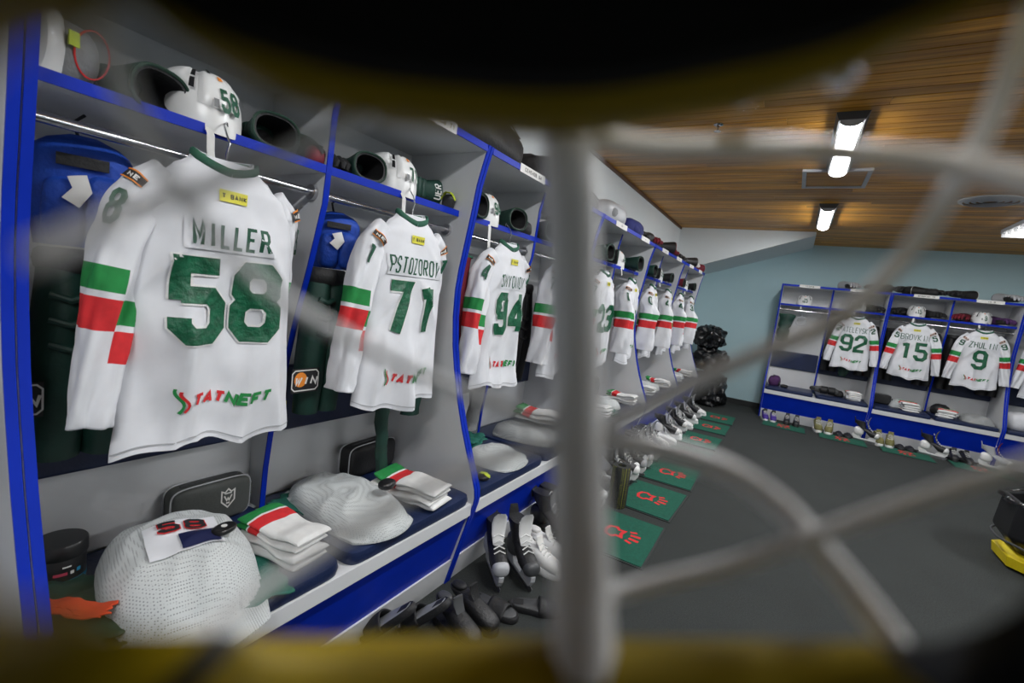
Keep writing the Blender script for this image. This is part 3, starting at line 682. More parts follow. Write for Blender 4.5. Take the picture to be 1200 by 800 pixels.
def shoe(loc, rz, label, upper=None, sole=None, accent=None, group=None, laces=True, sc=1.0):
    t = thing('trainer_shoe', label, 'shoe', loc, rz, group); t.scale = (sc, sc, sc); upper = upper or WPLAST; sole = sole or WPLAST
    m = MB(); loft_boot(m, [(.142, .040, .010, .012, 0), (.135, .044, .030, .022, 0), (.11, .050, .040, .030, 0), (.07, .056, .043, .038, .1), (.03, .066, .040, .046, .3), (-.01, .076, .037, .05, .55), (-.05, .082, .035, .05, .9), (-.08, .10, .034, .045, 1.35), (-.082, .112, .034, .044, 1.5)], 20); m.build('upper', upper, t)
    MB().sq((-.083, 0, .122), (.036, .026, .012), .8, .9, 18, 8).build('lining', accent or BLACK, t)
    m = MB(); out = [(.148*math.copysign(abs(math.cos(a))**.8, math.cos(a))*(1 if math.cos(a) > 0 else .9), .046*math.copysign(abs(math.sin(a))**.75, math.sin(a))*(1-.12*(math.cos(a) < -.2))) for a in [2*PI*i/28 for i in range(28)]]
    m.loft([[(x*.97, y_*.95, .0) for x, y_ in out], [(x, y_, .006) for x, y_ in out], [(x*1.01, y_*1.02, .026) for x, y_ in out], [(x*.98, y_*.97, .036) for x, y_ in out]], True); m.build('sole', sole, t)
    m = MB(); loft_boot(m, [(.02, .11, .022, .006, .7), (.0, .14, .026, .006, 1.1), (-.006, .165, .024, .005, 1.4)], 14); m.build('tongue', accent or upper, t)
    if laces:
        la = MB()
        for i in range(5):
            x, z = .07-i*.018, .092+i*.012; la.tube([(x, -.026, z-.008), (x-.004, 0, z+.006), (x, .026, z-.008)], .003, 6)
        la.build('laces', STRAPW, t)
    return t
def slide(loc, rz, label, m1, m2, group, tilt=0.0):
    t = thing('slide_sandal', label, 'sandal', loc, rz, group); t.rotation_euler = (0, tilt, rz)
    out = [(.14*math.copysign(abs(math.cos(a))**.8, math.cos(a)), .05*math.copysign(abs(math.sin(a))**.8, math.sin(a))*(1-.14*(math.cos(a) < -.1))) for a in [2*PI*i/28 for i in range(28)]]
    MB().loft([[(x*.96, y_*.95, 0) for x, y_ in out], [(x, y_, .006) for x, y_ in out], [(x, y_, .022) for x, y_ in out], [(x*.97, y_*.95, .028) for x, y_ in out]], True).build('sole', m1, t)
    MB().loft([[(x*.9, y_*.88, .0285) for x, y_ in out], [(x*.86, y_*.82, .031) for x, y_ in out]], True).build('footbed', m2, t)
    m = MB(); g = []
    for i in range(9):
        x = .0+.085*i/8; g.append([(x, -.053+.106*j/12, .012+.052*math.sin(PI*j/12)**.7*(1-.15*i/8)) for j in range(13)])
    m.loft(g, False, 0, closed=False); m.build('strap', BLACK, t, solid=.006)
    m = MB(); m.box((-.12, -.02, .0312), (-.07, .02, .0322)); m.build('heel_print', BLACK, t, smooth=False)
    return t

def toiletry_bag(loc, rz, label, size=(.10, .26, .16), crest=True, m=None, zips=1):
    t = thing('toiletry_bag', label, 'bag', loc, rz, 'dark zipped bags on the benches'); m = m or BLACK; a, b, c = size
    MB().sq((0, 0, c/2), (a/2, b/2, c/2), .35, .35, 40, 20, zmin=.001).build('body', m, t)
    for s_ in (-.28, .28):
        p = [(a*s_, (b/2+.001)*math.copysign(abs(math.cos(q))**.35, math.cos(q)), c/2+(c/2+.001)*math.copysign(abs(math.sin(q))**.35, math.sin(q))) for q in [2*PI*i/40 for i in range(41)]]
        p = [(x, y_, max(z, .003)) for x, y_, z in p]; MB().tube(p, .0028, 6, False).build('piping', LGREY, t)
    MB().tube([(0, -b*.36, c+.001), (0, 0, c+.003), (0, b*.36, c+.001)], .004, 6).build('zip', DGREY, t)
    MB().tube([(a*.1, b/2, c*.7), (a*.1, b/2+.012, c*.66), (a*.1, b/2+.012, c*.4), (a*.1, b/2, c*.36)], .006, 8).build('side_handle', m, t)
    if crest:
        fn = lambda u, v, of: (a/2+.0012+of, u, v)
        cm_ = MB(); z0 = c*.42; y0_ = b*.16
        ribbon(cm_, [(y0_-.022, z0+.05), (y0_-.022, z0+.012), (y0_, z0-.012), (y0_+.022, z0+.012), (y0_+.022, z0+.05), (y0_+.011, z0+.044), (y0_, z0+.056), (y0_-.011, z0+.044), (y0_-.022, z0+.05)], .005, fn, .01)
        ribbon(cm_, [(y0_-.013, z0+.032), (y0_-.004, z0+.014), (y0_, z0+.022), (y0_+.004, z0+.014), (y0_+.013, z0+.032)], .005, fn, .01)
        ribbon(cm_, [(y0_-.012, z0+.04), (y0_+.012, z0+.04)], .005, fn, .01); ribbon(cm_, [(y0_-.006, z0+.004), (y0_+.006, z0+.004)], .006, fn, .01)
        cm_.build('crest', PLATE, t, smooth=False)
    return t

def pants(loc, rz, label, m=None, seed=1, logo=False, h=.62, w=.16, lpos=(.085, .11), dx=1.0):
    """hockey pants hung by the waist; origin at lower edge"""
    t = thing('hockey_pants', label, 'trousers', loc, rz, 'hockey pants hanging in the stalls'); m = m or PGREEN
    for s_ in (-1, 1):
        rings = []
        for i in range(21):
            q = i/20; z = h*q; cy = s_*w*.5*(1-.35*q); ry = w*(.50+.06*math.sin(q*PI)); rx = (.07+.03*math.sin(q*PI*.9))*dx
            rings.append([(rx*math.cos(a)*(1+.12*noise.noise(Vector((math.cos(a)*2, z*9, seed+s_)))), cy+ry*math.sin(a)*(1+.08*noise.noise(Vector((math.sin(a)*2, z*8, seed*2+s_)))), z) for a in [2*PI*j/24 for j in range(24)]])
        o = MB().loft(rings, True).build('pant_leg', m, t)
    MB().tube([(.085*dx*math.cos(a), w*.80*math.sin(a), h+.01) for a in [2*PI*j/24 for j in range(25)]], .028, 8, False, flat=.012, up=(0, 0, 1)).build('waistband', BLACK, t)
    for zz in (.30, .36, .42): MB().tube([(.09*dx, -w*.7, zz), (.105*dx, -w*.35, zz-.012), (.10*dx, -w*.05, zz)], .009, 8).build('thigh_roll', m, t)
    if logo:
        xx = .113*dx
        fn = lambda u, v, of: (xx+of, u, v); g = MB(); yc, zc = lpos
        o_ = MB(); o_.add([fn(*p, 0) for p in ((yc-.052, zc-.04), (yc+.052, zc-.04), (yc+.052, zc+.045), (yc-.052, zc+.045))], [(0, 1, 2, 3)]); lo_ = o_.build('logo_panel', BLACK, t, smooth=False)
        ribbon(g, [(yc-.04, zc-.032), (yc+.04, zc-.032), (yc+.05, zc-.022), (yc+.05, zc+.028), (yc+.04, zc+.038), (yc-.04, zc+.038), (yc-.05, zc+.028), (yc-.05, zc-.022), (yc-.04, zc-.032)], .004, fn, .05, 0, .001)
        text(g, 'WIN', fn, yc, zc-.013, .03, .03, .026, .007, .05, 0, .002, slant=.2)
        g.add([fn(yc-.018+.024*math.cos(a), zc+.006+.026*math.sin(a), .0006) for a in [2*PI*j/20 for j in range(20)]], [tuple(range(20))], 1)
        g.build('logo_print', [PLATE, ORANGE2], lo_, smooth=False)
    return t
def shoulder_pads(loc, rz, label, m=None, seed=1, w=.11, h=.28):
    t = thing('shoulder_pads', label, 'pads', loc, rz, 'protective pads hanging from the rails'); m = m or ROYAL
    rings = []
    for i in range(17):
        q = i/16; z = h*q; ry = w*(.92+.14*math.sin(q*2.4))*(1 if q < .75 else math.sqrt(max(.03, 1-((q-.75)/.26)**2))); rx = .05*(1 if q < .8 else max(.15, 1-((q-.8)/.22)**2))
        rings.append([(rx*math.cos(a)*(1+.12*noise.noise(Vector((math.cos(a)*3, z*14, seed)))), ry*math.copysign(abs(math.sin(a))**.7, math.sin(a)), z) for a in [2*PI*j/28 for j in range(28)]])
    MB().loft(rings, True).build('chest_pad', m, t)
    MB().sq((.045, -w*.35, h*.30), (.03, w*.42, h*.30), .6, .6, 20, 12).build('pad_plate', m, t); MB().sq((.045, w*.42, h*.34), (.03, w*.38, h*.32), .6, .6, 20, 12).build('pad_plate', m, t)
    MB().box((.052, -w*.5, h*.70), (.058, w*.5, h*.80)).build('label_strip', BLACK, t, smooth=False)
    MB().tube([(.075, -.01, h*.62), (.082, 0, h*.50), (.084, -.02, h*.38)], .018, 8, True, flat=.002, up=(0, 1, 0)).build('tag', PLATE, t)
    MB().tube([(0, -.01, h-.01), (.0, -.02, h+.03), (.01, .0, h+.05)], .004, 6).build('hang_loop', BLACK, t)
    return t
def hanging_sock(loc, rz, label, m=None, L_=.3, r=.04, seed=1):
    t = thing('hanging_sock', label, 'sock', loc, rz, 'green garments hanging below the jerseys')
    rings = []
    for i in range(15):
        q = i/14; rings.append([(r*.55*math.cos(a), .012*math.sin(q*5+seed)+r*(1-.3*(1-q))*math.sin(a)*(1+.5*noise.noise(Vector((math.cos(a)*1.5, q*7, seed)))), L_*q) for a in [2*PI*j/16 for j in range(16)]])
    MB().loft(rings, True).build('leg', m or TEAL, t); MB().tube([(r*.5*math.cos(a), r*1.0*math.sin(a), L_) for a in [2*PI*j/16 for j in range(17)]], .007, 6, False).build('cuff', COLLAR, t)
    return t
def cloth_flat(name, label, cat, loc, rz, sx, sy, m, seed=1, h=.02, group=None, layers=2):
    t = thing(name, label, cat, loc, rz, group)
    for k in range(layers):
        g = []; n = 22; sc = 1-.08*k
        for i in range(n+1):
            row = []
            for j in range(n+1):
                x = sx*sc*(i/n-.5)+.02*noise.noise(Vector((j*.3, k, seed))); y_ = sy*sc*(j/n-.5)+.02*noise.noise(Vector((i*.3, k+5, seed)))
                row.append((x, y_, h*(k+.6)/layers+.001+h*.5*noise.noise(Vector((x*16, y_*16, seed+k)))*.8))
            g.append(row)
        for row in g:
            for q in range(len(row)): row[q] = (row[q][0], row[q][1], max(.003, row[q][2]))
        MB().loft(g, False, 0, closed=False).build('fold', m, t, angle=180, solid=.004)
    return t
def floor_mat(loc, rz, label, group, sx=.40, sy=.57):
    t = thing('floor_mat', label, 'mat', loc, rz, group)
    MB().box((-sx/2-.012, -sy/2-.012, 0), (sx/2+.012, sy/2+.012, .006)).build('rubber_edge', MATEDGE, t, smooth=False)
    MB().box((-sx/2, -sy/2, .005), (sx/2, sy/2, .012)).build('pile', MATGREEN, t, smooth=False)
    fn = lambda u, v, of: (u, v, .0135)
    m = MB(); k = .9
    ribbon(m, [(-.11*k, 0), (-.095*k, .06*k), (-.05*k, .075*k), (-.025*k, .045*k), (.012*k, .05*k), (.0, .0), (.012*k, -.05*k), (-.025*k, -.045*k), (-.05*k, -.075*k), (-.095*k, -.06*k), (-.11*k, 0)], .022, fn, .05)
    for a in (-.9, -.3, .3, .9):
        c, s_ = math.cos(a), math.sin(a); ribbon(m, [(.035*c+.02, .075*s_), (.10*c+.02, .10*s_)], .026 if abs(a) < .5 else .022, fn, .05)
    m.build('emblem', MATRED, t, smooth=False)
    return t
# ================================================================ LEFT ROW CONTENT
W2 = UW/2; MID = W2/2; B = .4935
ST = ['jersey fifty-eight', 'jersey seventy-one', 'jersey ninety-four', 'the sleeve-seven jersey', 'the jersey between sleeves seven and one', 'the sleeve-one jersey', 'the sleeve-zero jersey', 'the sleeve-four jersey next to sleeve zero', 'the sleeve-four jersey next to sleeve three', 'the sleeve-three jersey']
JL = ['white jersey with green number fifty-eight hanging in its stall', 'white jersey with green number seventy-one hanging in its stall', 'white jersey with green number ninety-four hanging in its stall',
      'white jersey with seven on its sleeve beside jersey ninety-four', 'white jersey hanging between the sleeve-seven and sleeve-one jerseys', 'white jersey with one on its sleeve', 'white jersey with zero on its sleeve',
      'white jersey with four on its sleeve next to the sleeve-zero jersey', 'white jersey with four on its sleeve next to the sleeve-three jersey', 'white jersey with three on its sleeve at the row end']
NUM = ['58', '71', '94', '77', '23', '61', '10', '24', '44', '83']; NAM = ['MILLER', 'PSTOZOROV', 'SMYONOV', '', '', '', '', '', '', '']
SLV = ['8', '1', '4', '7', '7', '1', '0', '4', '4', '3']
JX = -.205
turns = [0.0, -.03, -.03, -.02, .0, .05, .08, .08, .1, .1]
PUFF = [1.25, 1.4, 1.5, 2.0, 1.6, 2.5, 2.7, 2.6, 2.6, 2.6]; ANG = [.9, .25, .5, .7, .9, .9, .9, .9, .9, .9]
for k in range(10):
    p = LW(k, JX, MID+(.005 if k == 0 else -.02), .945)
    jersey(p, turns[k], JL[k], NUM[k], NAM[k], SLV[k], seed=k+1, puff=PUFF[k], ang=ANG[k], width=(1.0, .95, .92, 1, 1, 1, 1, 1, 1, 1)[k])
    hanger(p+Vector((0, 0, .725)), turns[k], 'wire hanger holding '+ST[k], hook_x=-.058, hook_h=.098)

def Lshelf(k, x, y): return LW(k, x, y, 1.7625)
HN = ['58', '71', '94', '', '', '', '', '', '', '']
for k in range(10):
    helmet(Lshelf(k, -.385, (.375, .37, .28, .30, .16, .20, .14, .2, .22, .25)[k]), (.05, .0, -.15, -.2, -.4, -.1, -.5, -.3, -.2, -.4)[k], 'white hockey helmet on the shelf above '+ST[k], HN[k] or str(10+7*k), True, sc=.98, straplen=(.10, .15, .15)[k] if k < 3 else .06)
# gloves and pads on the shelves
def G(k, x, y, rot, label, **kw): return glove(Lshelf(k, x, y)+Vector((0, 0, kw.pop('dz', 0))), rot, label, **kw)
G(0, -.43, .195, (0, -.1, PI+.35), 'dark green glove with its open cuff beside helmet fifty-eight', cm=PGREEN, sc=.98)
t = thing('elbow_pad', 'dark elbow pad with white cap at the edge of the jersey fifty-eight shelf', 'pad', Lshelf(0, -.38, .075), .3, 'pads on the shelves')
MB().sq((0, .012, .07), (.07, .06, .07), .8, .8, 28, 16, zmin=.0005).build('sleeve', MIDGREY, t)
m = MB(); g = []
for i in range(13):
    a = -1.25+2.5*i/12; g.append([Vector((.082*math.cos(b)*math.cos(a*.9), -.022-.055*math.cos(b)*.9+.02, .072+.085*math.sin(a)*.95+.0*b))+Vector((0, .03*math.sin(b), 0)) for b in [-.9+1.8*j/8 for j in range(9)]])
m.loft(g, False, 0, closed=False); m.build('cap', WPLAST, t, solid=.008)
MB().tube([(.072+.008*math.sin(a), .03+.035*math.cos(a), .075+.05*math.sin(a)) for a in [2*PI*i/24 for i in range(25)]], .002, 6, False).build('red_ring', RED, t)
MB().box((.076, -.02, .075), (.080, .0, .105)).build('size_label', NEON, t, smooth=False)
G(0, -.415, .555, (0, 0, PI-.1), 'dark green glove with red lettering beside helmet fifty-eight', txt='CCM', cm=PGREEN, dz=0, sc=.88)
G(0, -.42, .655, (0, 0, PI), 'dark green glove leaning next to the divider of jersey fifty-eight', cm=PGREEN, dz=0, sc=.70)
bundle('knee_pad', 'small red and black pad on the shelf above jersey fifty-eight', 'pad', Lshelf(0, -.295, .685), 0, (.028, .028, .03), [MAROON, BLACK], 5, 'pads on the shelves', amp=.005, straps=1)
G(1, -.42, .075, (0, 0, .15), 'dark glove on the shelf above jersey seventy-one beside the divider', cm=BLACK, sc=.75)
G(1, -.42, .20, (0, 0, PI-.1), 'green cuffed glove touching helmet seventy-one', cm=PGREEN, sc=.88)
G(1, -.465, .585, Matrix(((0, 0, 1), (-1, 0, 0), (0, -1, 0))).to_euler(), 'green glove with white letters on the shelf above jersey seventy-one', cm=PGREEN, txt='UER', sc=.76, dz=.08)
o = bundle('elbow_pad', 'dark rolled elbow pad with yellow strap on the shelf above jersey seventy-one', 'pad', Lshelf(1, -.315, .675), .2, (.035, .033, .04), [BLACKL, NEON], 8, 'pads on the shelves', straps=1)
G(2, -.40, .095, (0, 0, PI+.2), 'dark green glove between the panel and helmet above jersey ninety-four', cm=PGREEN, sc=1.0)
G(2, -.40, .485, (0, 0, PI-.1), 'dark green glove with open cuff above jersey ninety-four', cm=PGREEN, sc=1.0)
bundle('elbow_pad', 'small black pad on the shelf above jersey ninety-four', 'pad', Lshelf(2, -.33, .655), 0, (.055, .05, .045), [BLACK, COLLAR], 12, 'pads on the shelves', straps=1)
G(3, -.39, .12, (0, 0, PI), 'black glove on the shelf above the sleeve-seven jersey', cm=BLACK, sc=1.05)
G(3, -.39, .52, (0, 0, PI), 'dark glove behind the helmet above the sleeve-seven jersey', cm=BLACK)
G(4, -.36, .36, (0, 0, PI), 'green glove on the shelf above the jersey between sleeves seven and one', cm=PGREEN, sc=1.1)
G(4, -.36, .55, (0, 0, PI+.3), 'black and green glove by the divider near sleeve one', cm=BLACK)
G(5, -.36, .44, (0, 0, PI), 'dark glove with green cuff above the sleeve-one jersey', cm=PGREEN, sc=1.15)
bundle('elbow_pad', 'black and red pad on the shelf above the sleeve-one jersey', 'pad', Lshelf(5, -.33, .61), 0, (.06, .05, .055), [BLACK, MAROON], 15, 'pads on the shelves', straps=1)
G(6, -.36, .32, (0, 0, PI), 'dark glove above the sleeve-zero jersey', cm=PGREEN, sc=1.05)
G(6, -.36, .53, (0, 0, PI+.4), 'black glove by the divider above the sleeve-zero jersey', cm=BLACK, pipe=PLATE)
G(7, -.36, .42, (0, 0, PI), 'black glove above the sleeve-four jersey next to sleeve zero', cm=BLACK)
G(8, -.36, .42, (0, 0, PI), 'maroon glove above the sleeve-four jersey next to sleeve three', cm=MAROON)
G(9, -.36, .47, (0, 0, PI), 'black glove on the last shelf above the sleeve-three jersey', cm=BLACK)
# things on top of the left lockers
def top(k, x, y): return LW(k, x, y, 2.0505)
bundle('kit_bag', 'large black kit bag on top of the lockers above jersey seventy-one', 'bag', top(1, -.34, .80), .1, (.18, .40, .125), [BLACK, DGREY], 21, 'bags on top of the lockers', straps=2, ns=5, amp=.045)
bundle('kit_bag', 'dark bag on top of the lockers above jersey ninety-four', 'bag', top(2, -.34, .72), 0, (.17, .17, .10), [BLACK, DGREY], 22, 'bags on top of the lockers', straps=2, ns=6, amp=.035)
bundle('kit_bag', 'grey bag on top of the lockers above the sleeve-seven jersey', 'bag', top(3, -.36, .60), 0, (.16, .26, .09), [DGREY, BLACK], 23, 'bags on top of the lockers', straps=1, ns=7, amp=.03)
bundle('kit_bag', 'light grey and black bundle on top of the lockers near sleeve seven', 'bag', top(4, -.32, .45), 0, (.15, .25, .10), [LGREY, BLACKL, MIDGREY], 24, 'bundles on top of the lockers', straps=1)
NAVYC = mat('navy_cloth', (.015, .02, .12), .8, var=.3)
bundle('cloth_bundle', 'navy cloth bundle on top of the lockers above the sleeve-one jersey', 'bundle', top(5, -.30, .30), 0, (.12, .19, .085), [NAVYC, PLATE, NAVYC], 25, 'bundles on top of the lockers')
for i, (k, yy, cm, lab) in enumerate(((5, .66, BLACK, 'black glove on top of the lockers after the navy bundle'), (6, .25, MAROON, 'maroon and white glove on top above the sleeve-zero jersey'), (6, .6, BLACK, 'black glove on top above the sleeve-zero jersey'),
        (7, .35, MAROON, 'maroon glove on top above the sleeve-four jersey next to sleeve zero'), (8, .1, BLACK, 'black glove with white piping on top of the last unit'), (8, .5, BLACKL, 'black leather glove on top of the last unit'), (9, .2, PLATE, 'white and black glove on top of the last unit'), (9, .55, MAROON, 'dark red glove at the end on top of the last unit'))):
    glove(top(k, -.29, yy), (0, 0, -PI/2+.9*math.sin(i*2.3)), lab, cm=cm, pipe=MIDGREY if i % 2 else MAROON, group='gloves on top of the long row', sc=1.12)
# hanging gear behind the jerseys
shoulder_pads(LW(0, -.44, .15, 1.405), -.3, 'royal blue shoulder pads hanging behind jersey fifty-eight', w=.095, h=.27)
pants(LW(0, -.44, .155, .87), -.1, 'dark green hockey pants hanging behind jersey fifty-eight', logo=True, h=.49, w=.105, seed=3, lpos=(-.135, .17), dx=.85)
shoulder_pads(LW(1, -.43, .17, 1.43), -.45, 'royal blue shoulder pads hanging behind jersey seventy-one', w=.085, h=.215, seed=4)
pants(LW(1, -.355, .085, .90), 0, 'dark green hockey pants with printed logo hanging behind jersey seventy-one', logo=True, h=.49, w=.085, seed=6, lpos=(-.10, .135), dx=.62)
hanging_sock(LW(1, -.36, .60, .80), 0, 'green garment hanging beyond jersey seventy-one', m=PGREEN, L_=.46, r=.07)
hanging_sock(LW(1, -.33, .42, .565), 0, 'dark green sock hanging under jersey seventy-one before the black bag', m=PGREEN, L_=.48, r=.038, seed=2)
pants(LW(2, -.44, .16, .92), 0, 'black hockey pants hanging behind jersey ninety-four', m=BLACK, h=.50, w=.10, seed=8)
hanging_sock(LW(2, -.30, .09, 1.15), 0, 'red garment hanging behind jersey ninety-four', m=MAROON, L_=.42, r=.06, seed=7)
hanging_sock(LW(2, -.40, .48, .60), 0, 'grey garment hanging under jersey ninety-four', m=MIDGREY, L_=.42, r=.06, seed=5)
for k in range(3, 10):
    pants(LW(k, -.44, .17, .85), 0, 'black hockey pants hanging behind '+ST[k], m=BLACK if k % 2 else PGREEN, h=.6, w=.11, seed=10+k)
bundle('kit_roll', 'black bundle with red edge on the bench under sleeve one', 'bundle', LW(5, -.50, .44, B), 0, (.08, .10, .13), [BLACK, MAROON, BLACK], 31)
# bench content ------------------------------------------------
mesh_heap(LW(0, -.25, .325, B), -.25, 'white mesh practice jersey with number fifty-eight patch bundled on the bench', r=(.24, .185, .078), seed=2, patch='58', pw=.5)
t = thing('hockey_puck_case', 'small black round case lying on the mesh bundle with fifty-eight', 'case', LW(0, -.165, .395, B+.160), .3)
MB().sq((0, 0, .008), (.024, .036, .009), .5, .9, 24, 10).build('body', BLACKP, t); MB().lathe([(.008, .0165), (.008, .018)], 12).build('badge', PLATE, t)
socks(LW(0, -.19, .60, B), .12, 'folded socks with green and red stripes beside the fifty-eight mesh bundle', n=4, L_=.27, W_=.15, seed=3)
toiletry_bag(LW(0, -.54, .54, B), 0, 'grey toiletry bag with white crest behind the fifty-eight mesh bundle', size=(.09, .26, .15), m=mat('charcoal_nylon', (.07, .075, .07), .6, bump=.2))
t = thing('supplement_jar', 'black jar with blue band on the bench of jersey fifty-eight', 'jar', LW(0, -.45, .125, B))
MB().lathe([(.05, 0), (.053, .006), (.053, .095), (.05, .1)], 32).build('jar_body', BLACKP, t); MB().lathe([(.056, .098), (.057, .10), (.057, .132), (.054, .136)], 32).build('lid', BLACKP, t)
MB().lathe([(.0536, .028), (.0536, .04)], 32, cap=False).build('blue_band', mat('cyan_print', (.02, .25, .45), .5), t)
fnj = lambda u, v, of: (.0538*math.cos(u/.0538), .0538*math.sin(u/.0538), v)
m = MB(); ribbon(m, [(-.028, .06), (.0, .06)], .008, fnj, .005, 0); ribbon(m, [(.006, .06), (.014, .06)], .009, fnj, .005, 1); ribbon(m, [(.02, .062), (.03, .062)], .010, fnj, .005, 2); ribbon(m, [(-.01, .078), (.008, .078)], .004, fnj, .005, 1)
m.build('label_print', [mat('pink_print', (.5, .05, .1), .5), PLATE, MATS['cyan_print']], t)
cloth_flat('crumpled_shirt', 'dark green crumpled shirt on the bench below the black jar', 'shirt', LW(0, -.25, .12, B), .2, .33, .16, PGREEN, 4, .05, layers=2)
cloth_flat('orange_cloth', 'orange cloth between the jar and the mesh bundle', 'cloth', LW(0, -.20, .085, B+.062), .6, .16, .055, ORANGE, 9, .03, layers=1)
cloth_flat('green_shirt', 'teal shirt spread under the fifty-eight mesh bundle', 'shirt', LW(0, -.13, .37, B), -.2, .23, .33, TEAL, 5, .008, layers=1)
mesh_heap(LW(1, -.28, .215, B), -.1, 'white mesh practice jersey bundled on the bench of jersey seventy-one', r=(.285, .16, .036), seed=5, pw=.42, flange=False)
cloth_flat('green_shirt', 'teal shirt under the mesh bundle of jersey seventy-one', 'shirt', LW(1, -.40, .13, B), .3, .26, .17, TEAL, 6, .012, layers=1)
socks(LW(1, -.17, .465, B), .1, 'folded striped socks on the bench of jersey seventy-one', n=4, L_=.30, W_=.16, seed=6)
t_ = bundle('puck_pouch', 'small black pouch on the mesh bundle of jersey seventy-one', 'pouch', LW(1, -.16, .30, B+.10), .2, (.03, .04, .018), [BLACKP, PLATE], 33, amp=.003)
toiletry_bag(LW(1, -.525, .53, B), .05, 'black toiletry bag with light piping on the bench of jersey seventy-one', size=(.11, .29, .145), crest=False)
socks(LW(2, -.40, .18, B), .25, 'folded striped socks on the bench of jersey ninety-four', n=3, L_=.30, W_=.16, seed=8)
mesh_heap(LW(2, -.17, .42, B), 0, 'grey mesh practice jersey on the bench of jersey ninety-four', r=(.16, .15, .028), seed=9, m=MESHW, pw=.42, flange=False)
cloth_flat('green_shirt', 'teal shirt on the bench between jersey ninety-four and sleeve seven', 'shirt', LW(2, -.46, .50, B), .3, .22, .22, TEAL, 7, .05, layers=2)
bundle('name_tag', 'small dark pouch with yellow mark on the bench of jersey ninety-four', 'pouch', LW(2, -.07, .15, B), 0, (.03, .035, .014), [BLACKP, NEON], 35, amp=.003, straps=1)
mesh_heap(LW(3, -.27, .22, B), .2, 'grey mesh practice jersey on the bench of the sleeve-seven jersey', r=(.22, .16, .04), seed=11, m=MESHG, pw=.45, flange=False)
socks(LW(3, -.22, .28, B+.105), .15, 'folded striped socks on the bench of the sleeve-seven jersey', n=3, L_=.30, W_=.16, seed=12)
for k in range(4, 10):
    mesh_heap(LW(k, -.32, .20, B), .02*k, 'light mesh practice jersey on the bench of '+ST[k], r=(.21, .14, .035), seed=20+k, pw=.45, flange=False)
    socks(LW(k, -.20, .52, B), -.1+.02*k, 'folded striped socks on the bench of '+ST[k], n=4, L_=.28, W_=.15, seed=30+k)
cloth_flat('green_towel', 'folded mint towel on the bench between sleeves seven and one', 'towel', LW(4, -.09, .62, B), 0, .13, .14, TEAL, 8, .05, layers=3)
bundle('purple_bundle', 'purple cloth bundle on the bench of the sleeve-four jersey by sleeve zero', 'bundle', LW(7, -.50, .40, B), 0, (.06, .06, .06), [PURPLE, MAROON], 36)
t = thing('warning_tag', 'small yellow tag on the divider edge between jerseys fifty-eight and seventy-one', 'tag', (-.435, Y0+W2-.0, .865), 0)
MB().box((-.004, -.022, 0), (.0, .022, .06)).build('card', YTAG, t, smooth=False)
m = MB(); fnt = lambda u, v, of: (.0008, u, v); ribbon(m, [(-.014, .012), (.012, .046)], .008, fnt, .05); ribbon(m, [(-.014, .044), (.012, .012)], .008, fnt, .05); m.build('print', INK, t, smooth=False)
# floor in front of the long row --------------------------------
MG = 'green floor mats along the long locker row'
for i, (yy, lab) in enumerate(((2.83, 'green mat with red paw emblem next to the foam roller foot'), (3.55, 'green mat with red paw emblem behind the foam roller'), (4.25, 'green mat with red emblem, third along the long row'), (4.97, 'green mat with red emblem in front of the sleeve-zero stall edge'),
        (5.69, 'green mat with red emblem beside the white trainers row'), (6.50, 'green mat with red emblem, second from the black bags'), (7.20, 'green mat with red emblem nearest the black bags'))):
    floor_mat((.405, yy, 0), random.Random(i).uniform(-.03, .03), lab, MG)
SG = 'footwear under the long locker row'
GREYSLIDE = mat('grey_slide', (.32, .33, .34), .5)
slide((-.02, 1.27, .055), .35, 'grey slide sandal leaning on the plinth below jersey seventy-one', BLACK, GREYSLIDE, SG, tilt=-.75)
slide((.06, 1.385, .055), .25, 'grey slide sandal leaning beside its pair below jersey seventy-one', BLACK, GREYSLIDE, SG, tilt=-.7)
for sl in [o for o in COL.objects if o.name.startswith('slide_sandal')]: sl.rotation_euler = (0, .75, sl.rotation_euler[2]+PI); sl.location.z = .10
shoe((.13, 1.50, 0), -.2, 'black trainer with grey lining on the floor below jersey seventy-one', BLACKL, BLACK, DGREY, SG, laces=False)
shoe((.13, 1.61, 0), -.1, 'plain black trainer on the floor below jersey seventy-one', BLACKL, BLACK, None, SG, laces=False)
slide((.16, 1.725, 0), 0, 'flat black slide sandal beside the black trainers', BLACK, DGREY, SG)
slide((.33, 1.86, 0), .5, 'flat black slide sandal beside the grey skates', BLACK, DGREY, SG)
skate((.03, 1.93, 0), -.75, 'silver and black skate with white tongue below jersey ninety-four', BLACKL, LGREY, LGREY, SG, tongue=WPLAST)
skate((.13, 2.02, 0), -.6, 'silver and black skate with lettered toe below jersey ninety-four', BLACKL, LGREY, DGREY, SG, tongue=WPLAST)
shoe((.16, 2.16, 0), -.15, 'white running shoe beside the silver skates', WPLAST, WPLAST, PLATE, SG, sc=1.05)
shoe((.15, 2.28, 0), -.1, 'white running shoe behind its pair by the skates', WPLAST, WPLAST, PLATE, SG, sc=1.05)
skate((.08, 2.44, 0), -.1, 'black skate with steel blade below the sleeve-seven stall', BLACKL, BLACKP, BLACKP, SG)
skate((.07, 2.57, 0), .1, 'black skate behind another black skate by sleeve seven', BLACKL, BLACKP, DGREY, SG)
shoe((.14, 2.70, 0), .0, 'black trainer beside the black skates', BLACKL, BLACK, None, SG)
skate((.06, 3.09, 0), -.3, 'white and black skate next to the foam roller', BLACKL, WPLAST, WPLAST, SG)
skate((.03, 3.27, 0), -.2, 'black skate with white blade holder behind the foam roller', BLACKL, WPLAST, DGREY, SG)
t = thing('foam_roller', 'black foam roller with yellow speckles standing by the skates', 'foam roller', (.235, 3.24, 0))
